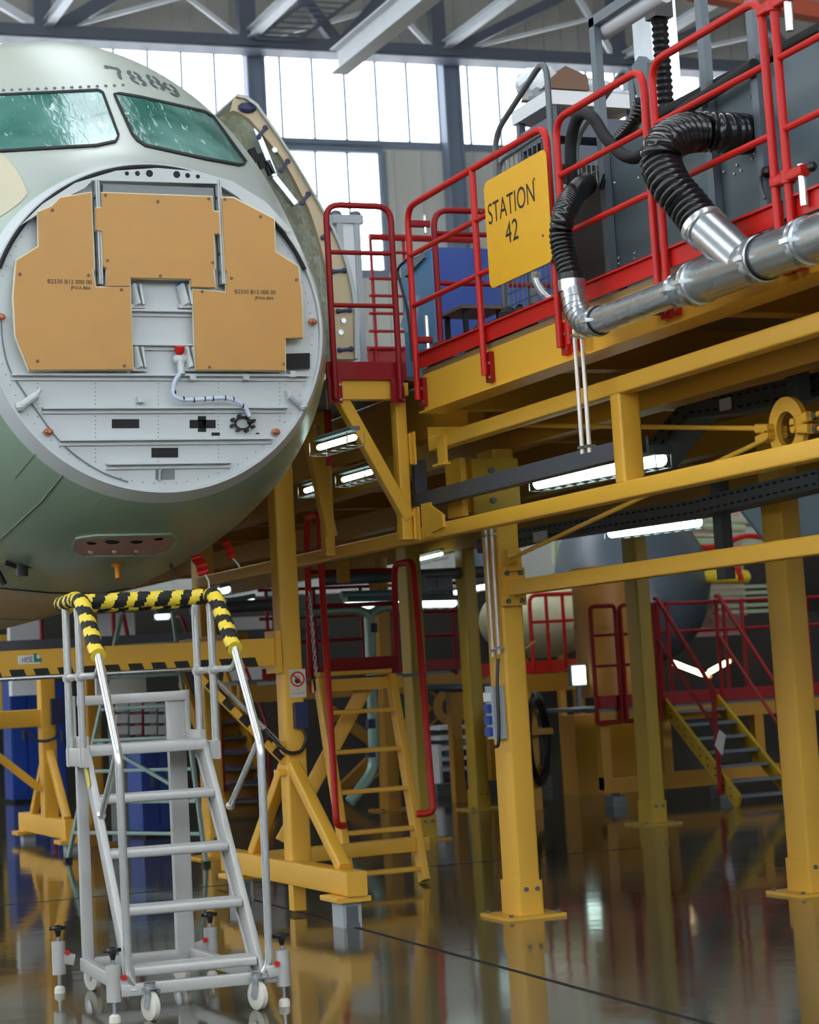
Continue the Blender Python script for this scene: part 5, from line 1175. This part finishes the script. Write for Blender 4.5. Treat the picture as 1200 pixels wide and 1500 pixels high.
for k, (x0, y0_, x1, y1_) in enumerate(((178, 885, 190, 948), (60, 900, 62, 945), (165, 885, 168, 950))):
    a, b = px(x0, y0_, 'Y', 27.5), px(x1, y1_, 'Y', 27.5); mb = MB(); mb.tube([a, b, V((b.x+.1, 27.5, 0))], .03, 8)
    solo('red_pole', mb, M['red2'], ('dark red pole above the striped beam behind the left ladder tubes', 'thin dark red pole by the white panel at the far left', 'dark red pole beside the left taped handrail')[k], 'pole')
fbox(0, 930, 24, 990, 36, .3, 'olive', 'crate', 'olive crate at the left edge under the beige belly', 'crate', 1.2)
# long dark walkway beams glimpsed above the striped beam
mb = MB(); mb.bar((4.2, 25.6, 2.25), (9.5, 25.6, 2.25), .3, .12); solo('steel_beam', mb, M['cable'], 'dark walkway edge above the striped gantry beam', 'beam')
# ------------------------------------------------------------------ mid level behind the yellow ladder
t = thing('work_platform', 'mid-level platform with dark red railing behind the yellow ladder', 'platform', (10, 24.5, 1.4))
a, b = px(616, 985, 'Y', 24), px(800, 985, 'Y', 24)
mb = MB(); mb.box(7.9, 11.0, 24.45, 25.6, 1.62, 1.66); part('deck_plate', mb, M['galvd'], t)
mb = MB(); mb.box(7.9, 11.0, 24.4, 24.5, 1.40, 1.62); part('edge_beam', mb, M['yellow_shade'], t)
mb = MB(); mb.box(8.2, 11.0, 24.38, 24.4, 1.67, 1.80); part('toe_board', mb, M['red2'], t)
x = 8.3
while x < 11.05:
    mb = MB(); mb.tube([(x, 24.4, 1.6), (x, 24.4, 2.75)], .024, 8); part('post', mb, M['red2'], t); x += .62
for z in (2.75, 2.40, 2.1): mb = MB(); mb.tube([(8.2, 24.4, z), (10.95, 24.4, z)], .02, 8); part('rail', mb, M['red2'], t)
for x in (8.6, 10.8): mb = MB(); mb.box(x-.07, x+.07, 24.52, 24.66, 0, 1.4); part('leg', mb, M['yellow_shade'], t)
t = thing('blue_cart', 'blue service cart with a bright rack behind the dark yellow post', 'cart', (11.3, 26.5, 0))
a, b = px(655, 1090, 'Y', 26.5), px(728, 1160, 'Y', 26.5)
mb = MB(); mb.box(a.x+.3, b.x, 26.5, 27.3, .15, a.z); part('body', mb, M['blue'], t)
mb = MB()
for k in range(5): z = .3+k*.14; mb.box(a.x-.1, a.x+.28, 26.5, 27.2, z, z+.05)
part('shelf', mb, M['white'], t)
mb = MB(); mb.box(a.x-.14, a.x-.1, 26.48, 27.2, .1, a.z); part('upright', mb, M['white'], t)
for x in (a.x, b.x-.1):
    mb = MB(); mb.cyl((x, 26.5, .08), (x+.05, 26.5, .08), .08, 14); part('wheel', mb, M['black'], t)
mb = MB(); mb.box(a.x-.4, b.x+.6, 26.0, 26.3, 0, .16); solo('kerb_box', mb, M['cable'], 'low dark box on the floor in front of the blue cart', 'box')
t = thing('drain_pipe', 'pale green pipe with a Y joint running down behind the yellow ladder', 'pipe', (px(545, 900, 'Y', 21).x, 21, 0)); pg = mat('pale_green_pipe', (150, 180, 170), .35, .2)
P = [px(x, y, 'Y', 21) for x, y in ((541, 905), (545, 1000), (548, 1100), (547, 1130), (528, 1155), (512, 1175))]
mb = MB(); mb.tube(fillet(P, .2), .06, 14); part('main_pipe', mb, pg, t)
mb = MB(); mb.tube(fillet([px(541, 912, 'Y', 21), px(538, 898, 'Y', 21), px(520, 893, 'Y', 21), px(420, 898, 'Y', 21)], .25), .05, 12); part('branch', mb, pg, t)
mb = MB(); mb.tube(fillet([px(541, 912, 'Y', 21), px(544, 898, 'Y', 21), px(560, 890, 'Y', 21), px(610, 888, 'Y', 21)], .25), .05, 12); part('branch', mb, pg, t)
for y in (920, 1060, 1102): c = px(544, y, 'Y', 21); mb = MB(); mb.cyl(c-V((0, 0, .05)), c+V((0, 0, .05)), .066, 14); part('joint_band', mb, M['navy'], t)
t = thing('bracing_ring', 'far yellow ring plate with crossing rods behind the right ladder handrail', 'ring plate', px(660, 1062, 'Y', 25.5))
c = px(660, 1035, 'Y', 25.5); mb = MB(); mb.grid([[c+V((rr*math.cos(2*PI*i/24), x, rr*math.sin(2*PI*i/24))) for i in range(25)] for x, rr in ((-.02, .13), (-.02, .24), (.02, .24), (.02, .13), (-.02, .13))]); part('plate', mb, M['yellow_shade'], t)
for x, y in ((-1.2, .9), (1.3, .8), (-1.2, -.9), (1.3, -.9)): mb = MB(); d_ = V((x, 0, y)); mb.tube([c+d_*.15, c+d_], .016, 8); part('rod', mb, M['yellow_shade'], t)
# hose reel
t = thing('hose_reel', 'black hose coil on a yellow stand right of the nearest post', 'hose reel', flr(795, 1160))
c = px(786, 1083, 'Y', 22); c.x += .02
mb = MB(); n = 30
for k in range(5): mb.tube([c+V((.05*(k-2)*.6, .04*(k-2), 0))+V((.02*math.sin(k), .3*math.cos(2*PI*i/n)*.7, (.44+.02*k)*math.sin(2*PI*i/n)))+V((.22*math.cos(2*PI*i/n), 0, 0)) for i in range(n)], .026, 8, True)
part('hose_coil', mb, M['black'], t)
mb = MB(); mb.box(c.x-.12, c.x+.08, 22.15, 22.3, 0, c.z+.35); mb.box(c.x-.2, c.x+.2, 22.0, 22.4, c.z+.05, c.z+.12); part('stand', mb, M['yellow_shade'], t)

# ------------------------------------------------------------------ right background: red gate platform, stairs, second aircraft
t = thing('gate_platform', 'yellow wheeled platform with dark red gates beyond the crossing rails', 'platform', (12.2, 22, 0))
x0, x1, yA, yB = 11.25, 14.6, 21.5, 23.2
mb = MB(); mb.box(x0, x1, yA, yB, 1.08, 1.12); part('deck_plate', mb, M['galvd'], t)
mb = MB(); mb.box(x0, x1, yA-.04, yA, 1.12, 1.26); part('toe_board', mb, M['red2'], t)
mb = MB(); mb.box(x0, x1, yA-.02, yA+.08, .93, 1.08); part('edge_beam', mb, M['yellow_shade'], t)
mb = MB(); mb.box(x0, x1, yA-.02, yA+.12, .16, .34); part('bottom_beam', mb, M['yellow_shade'], t)
for x in (x0, 12.05, 13.3, 14.5): mb = MB(); mb.box(x, x+.12, yA, yA+.12, .2, 1.08); part('leg', mb, M['yellow_shade'], t)
for x in (11.35, 12.75, 14.3):
    mb = MB(); mb.box(x, x+.18, yA, yA+.2, 0, .12); mb.cyl((x+.09, yA+.1, .1), (x+.09, yA+.1, .2), .05, 10); part('jack_foot', mb, M['galvd'], t)
def gate(xa_, xb_, label_=None):
    mb = MB(); mb.tube(fillet([(xa_, yA-.08, .96), (xa_, yA-.08, 2.28), (xb_, yA-.08, 2.28), (xb_, yA-.08, .96), (xa_, yA-.08, .96)], .06), .026, 10)
    for z in (1.95, 1.6): mb.tube([(xa_, yA-.08, z), (xb_, yA-.08, z)], .018, 8)
    part('gate', mb, M['red2'], t)
gate(11.18, 11.50); gate(11.56, 12.0); 
mb = MB(); mb.tube([(12.1, yA, 1.1), (12.1, yA, 2.3)], .026, 8); mb.tube([(12.22, yA, 1.1), (12.22, yA, 2.3)], .026, 8); part('rail_post', mb, M['red2'], t)
for z in (2.28, 1.95): mb = MB(); mb.tube([(12.0, yA+.1, z), (14.6, yA+.1, z)], .02, 8); part('rail', mb, M['red2'], t)
for x in (13.05, 13.3, 14.2): mb = MB(); mb.tube([(x, yA+.1, 1.1), (x, yA+.1, 2.3)], .026, 8); part('rail_post', mb, M['red2'], t)
t = thing('stairs', 'yellow stairs with grey treads and dark red handrails at the right', 'stairs', (12.45, 20.8, 0))
for x in (12.1, 12.8): mb = MB(); mb.bar((x, 20.0, .05), (x, 21.5, 1.12), .04, .17, .004); part('stringer', mb, M['olive'], t)
for k in range(7):
    f = (k+.4)/7; mb = MB(); mb.box(12.12, 12.78, 20.02+1.45*f-.1, 20.02+1.45*f+.1, .03+1.08*f, .06+1.08*f); part('tread', mb, M['frame'], t)
for k in range(9):
    for s in (-.04, .04): f = .08+k*.1; mb = MB(); mb.cyl((12.078, 20+1.5*f, .05+1.07*f+s+.02), (12.07, 20+1.5*f, .05+1.07*f+s+.02), .012, 6); part('bolt_head', mb, M['ink'], t)
for x in (12.04, 12.86):
    mb = MB(); mb.tube(fillet([(x, 20.28, .12), (x, 20.28, 1.28), (x, 21.38, 2.34), (x, 21.44, 2.34)], .05), .027, 10); part('handrail', mb, M['red2'], t)
    mb = MB(); mb.tube([(x, 20.28, .82), (x, 21.45, 1.9)], .02, 8); mb.tube([(x, 21.45, 1.1), (x, 21.45, 2.3)], .026, 8); part('mid_rail', mb, M['red2'], t)
c = px(1055, 1085, 'X', 12.0); mb = MB(); mb.prism([c+V((0, .12, -.05)), c+V((0, -.0, .12)), c+V((0, -.12, .06)), c+V((0, -.02, -.16))], (.006, 0, 0)); solo('tag', mb, M['white'], 'white paper tag hanging on the stair handrail', 'tag')
mb = MB(); c = px(902, 900, 'Y', 24.5); mb.cyl((c.x, 24.8, 1.2), (c.x, 24.8, 2.9), .42, 28); mb.cyl((c.x, 24.8, 2.1), (c.x, 24.8, 2.16), .43, 28)
solo('tank', mb, mat('amber_drum', (150, 100, 34), .45), 'amber yellow drum standing behind the red gates', 'tank')
mb = MB(); c = px(905, 1090, 'Y', 24); mb.box(c.x-.6, c.x+.5, 24, 24.4, 0, 1.0); solo('yellow_crate', mb, M['yellow_shade'], 'yellow crate under the gate platform', 'crate')
mb = MB(); c = px(925, 1040, 'Y', 23.6); mb.box(c.x-.1, c.x+.5, 23.6, 23.9, .75, 1.05); solo('red_crate', mb, M['red2'], 'dark red crate behind the olive post and the stairs', 'crate', None) if False else None
# lamps
for p0, p1_, lb in (((984, 970), (1036, 990), 'bright warm work lamp tube lying tilted behind the stairs handrail'), ((1040, 984), (1067, 969), 'thin warm lamp tube right of the bright tilted one')):
    a, b = px(*p0, 'Y', 24), px(*p1_, 'Y', 24.3); t = thing('work_lamp', lb, 'lamp', a)
    mb = MB(); mb.tube([a, b], .035 if 'bright' in lb else .02, 10); part('tube', mb, M['glow'], t)
    mb = MB(); d_ = (b-a).normalized(); mb.cyl(b, b+d_*.06, .04, 10); part('end_cap', mb, M['orange'], t)
# second aircraft nose in the background
t = thing('second_aircraft', 'second aircraft nose in the background with its pink and green interior exposed', 'aircraft', (17.5, 30, 1.5))
c = px(925, 850, 'Y', 30.4); mb = MB(); n = 28
A_ = V((.35, .9, .25)).normalized(); B_1 = V((.9, -.35, .0)).normalized(); C_1 = A_.cross(B_1)
rows = []
for i in range(19):
    s_ = -1+1.75*i/18.; rr = math.sqrt(max(0, 1-s_*s_))
    rows.append([c+A_*(2.2*s_)+B_1*(1.25*rr*math.cos(2*PI*k/n))+C_1*(1.35*rr*math.sin(2*PI*k/n)) for k in range(n+1)])
mb.grid(rows); part('fuselage_skin', mb, M['cloth'], t, 'grey-blue rounded skin')
PKA = px(975, 800, 'Y', 31.5).x; mb = MB(); mb.box(px(1000, 800, 'Y', 31.5).x, 19.5, 31.5, 31.6, 2.0, 5.4); part('pink_lining', mb, M['pink'], t, 'pink insulation wall')
gr = mat('pale_green_rib', (176, 184, 150), .5)
for k in range(7):
    mb = MB(); z = 3.25+k*.1; mb.bar((15.6, 30.2+k*.05, z), (19.2, 30.2+k*.05, z+.12*math.sin(k)), .12, .05); part('floor_rib', mb, gr, t)
for k in range(6):
    mb = MB(); x = 15.7+k*.62; mb.bar((x, 31.2, 3.3), (x+.1, 31.2, 5.2), .08, .1); part('frame_rib', mb, gr, t)
mb = MB(); mb.tube(spline([px(x, y, 'Y', 29.8) for x, y in ((985, 790), (1010, 798), (1040, 802), (1070, 792), (1095, 785), (1120, 788))], 6), .045, 8); part('red_conduit', mb, M['red'], t)
for k in range(5): mb = MB(); p0_, p1_ = px(1030+k*4, 862+k*9, 'Y', 30.5), px(1135, 858+k*9, 'Y', 30.5); mb.bar(p0_, p1_, .15, .06); part('floor_rib', mb, gr, t)
a, b = px(1024, 845, 'Y', 29), px(1098, 845, 'Y', 29); mb = MB(); mb.tube([a, a+V((.05, 0, 0)), b-V((.05, 0, 0)), b], [.05, .11, .11, .05], 14); part('oxygen_bottle', mb, M['tape_y'], t, 'yellow bottle')
mb = MB(); mb.tube([px(1080, 830, 'Y', 28.9), px(1086, 850, 'Y', 28.9)], .05, 8); part('strap', mb, M['red'], t)
for y, x0_, x1_ in ((760, 990, 1110), (770, 1000, 1090)): mb = MB(); mb.tube([px(x0_, y, 'Y', 30.4), px(x1_, y+4, 'Y', 30.4)], .07, 10); part('duct', mb, gr, t)
c = px(790, 905, 'Y', 29); tt = thing('aircraft_fairing', 'beige rounded aircraft fairing lit behind the lower beam beside the nearest post', 'fairing', (c.x, 29, 0))
mb = MB(); mb.sphere(c, 1, 28, (.62, 1.8, .62)); part('shell', mb, mat('beige_fairing', (206, 196, 160), .35), tt)
for q_ in (-.3, .3): mb = MB(); mb.bar((c.x+q_, 29, 0), (c.x+q_, 29, c.z-.45), .1, .1, up=(0, 1, 0)); part('trestle_leg', mb, M['yellow_shade'], tt)
t = thing('guardrail', 'red guardrail in front of the beige fairing right of the nearest post', 'guardrail', (11.8, 26, 1.5))
mb = MB(); a, b = px(775, 872, 'Y', 26), px(848, 872, 'Y', 26); mb.tube(fillet([(a.x, 26, 1.6), (a.x, 26, a.z), (b.x, 26, a.z), (b.x, 26, 1.6)], .12), .03, 8)
for f in (.33, .66): mb.tube([(a.x+(b.x-a.x)*f, 26, 1.6), (a.x+(b.x-a.x)*f, 26, a.z)], .026, 8)
mb.tube([(a.x, 26, 2.25), (b.x, 26, 2.25)], .022, 8); part('rail', mb, M['red'], t)
mb = MB(); mb.box(a.x-1, b.x+.2, 26, 26.04, 1.55, 1.72); part('toe_board', mb, M['red'], t)
mb = MB(); mb.box(a.x-1, b.x+.2, 26.0, 26.12, 1.3, 1.54); part('edge_beam', mb, M['yellow_shade'], t)
for x in (a.x-.6, b.x): mb = MB(); mb.box(x-.06, x+.06, 26.14, 26.26, 0, 1.54); part('leg', mb, M['yellow_shade'], t)
mb = MB(); P = [px(x, y, 'Y', 25.5) for x, y in ((1086, 745), (1145, 722), (1240, 690), (1240, 800), (1128, 800))]; mb.prism(P, (0, .08, 0))
solo('dark_curtain', mb, M['panel'], 'dark slate sheet hanging behind the right post', 'curtain')
mb = MB(); a, b = px(1075, 905, 'Y', 25), px(1140, 1040, 'Y', 25); mb.box(a.x, b.x+1.0, 25, 25.3, 1.15, a.z); solo('dark_cabinet', mb, M['blackm'], 'black cabinet on the gate platform behind the stair handrails', 'cabinet') if False else None
# clutter under the dock
for k, (x0, y0_, x1, y1_, Y, r_, lb) in enumerate(((470, 850, 740, 836, 23, .07, 'dark duct running under the dock above the long strip light'), (500, 872, 650, 868, 22.5, .05, 'thin dark pipe under the dock just above the long strip light'),
     (280, 893, 420, 884, 22.5, .07, 'dark pipe crossing behind the gantry column under the nose'), (620, 1008, 720, 1006, 23.6, .05, 'dark pipe under the mid-level platform edge'))):
    mb = MB(); mb.tube([px(x0, y0_, 'Y', Y), px(x1, y1_, 'Y', Y)], r_, 12); solo('duct', mb, M['panel'] if k % 2 else M['cable'], lb, 'duct')
for k, (x, y, Y, s_, lb) in enumerate(((640, 855, 22, .16, 'dark junction box among the ducts left of the nearest post'), (690, 845, 24, .18, 'dark valve box beside the conduits of the nearest post'))):
    c = px(x, y, 'Y', Y); mb = MB(); mb.bar(c-V((s_, 0, 0)), c+V((s_, 0, 0)), s_, s_*1.1, .015); mb.cyl(c+V((0, -s_*.5, 0)), c+V((0, -s_*.7, 0)), s_*.3, 12); solo('junction_box', mb, M['cable'], lb, 'box')
a, b = px(1062, 905, 'Y', 23.4), px(1150, 1030, 'Y', 23.4); t = thing('cabinet', 'black cabinet on the gate platform behind the stair handrails', 'cabinet', ((a.x+b.x)/2, 23.6, 1.12))
mb = MB(); mb.box(a.x, b.x, 22.3, 23.0, 1.125, a.z); part('body', mb, M['blackm'], t); mb = MB(); mb.box(a.x+.05, b.x-.05, 22.28, 22.3, 1.2, a.z-.06); part('door', mb, M['black'], t)
t = thing('lit_window_panel', 'white glowing panel for the lit window behind the red gate, right of the nearest post', 'lamp', px(849, 1003, 'Y', 24.6)); a, b = px(839, 976, 'Y', 24.6), px(859, 1002, 'Y', 24.6)  # glowing panel in place of a bright window; housing and stand made up
mb = MB(); mb.box(a.x, b.x, 24.6, 24.62, b.z, a.z); part('glow_face', mb, M['lamp'], t); mb = MB(); mb.box(a.x-.02, b.x+.02, 24.62, 24.7, b.z-.02, a.z+.02); part('housing', mb, M['frame'], t)
mb = MB(); mb.bar(((a.x+b.x)/2, 24.66, 0), ((a.x+b.x)/2, 24.66, b.z-.02), .05, .05, up=(0, 1, 0)); part('stand', mb, M['frame'], t)
t = thing('trestle', 'yellow crossed trestle under the far platform left of the gate platform', 'trestle', (10.6, 26.5, 0))
mb = MB(); mb.bar((10.2, 27.3, .1), (11.6, 27.3, 1.2), .12, .14); part('brace', mb, M['yellow_shade'], t); mb = MB(); mb.bar((11.6, 27.45, .1), (10.2, 27.45, 1.2), .12, .14); part('brace', mb, M['yellow_shade'], t)
# ------------------------------------------------------------------ light and render look
w = bpy.data.worlds.new('hangar_daylight'); SC.world = w; w.use_nodes = True
bg = w.node_tree.nodes['Background']; bg.inputs[0].default_value = (.93, .97, 1, 1); bg.inputs[1].default_value = 4.7
vs = SC.view_settings; vs.view_transform = 'Standard'; vs.look = 'None'; vs.exposure = 0; vs.gamma = 1; vs.use_curve_mapping = False
SC.cycles.use_denoising = True
SC.cycles.max_bounces = 8; SC.cycles.transparent_max_bounces = 12; SC.cycles.sample_clamp_indirect = 4
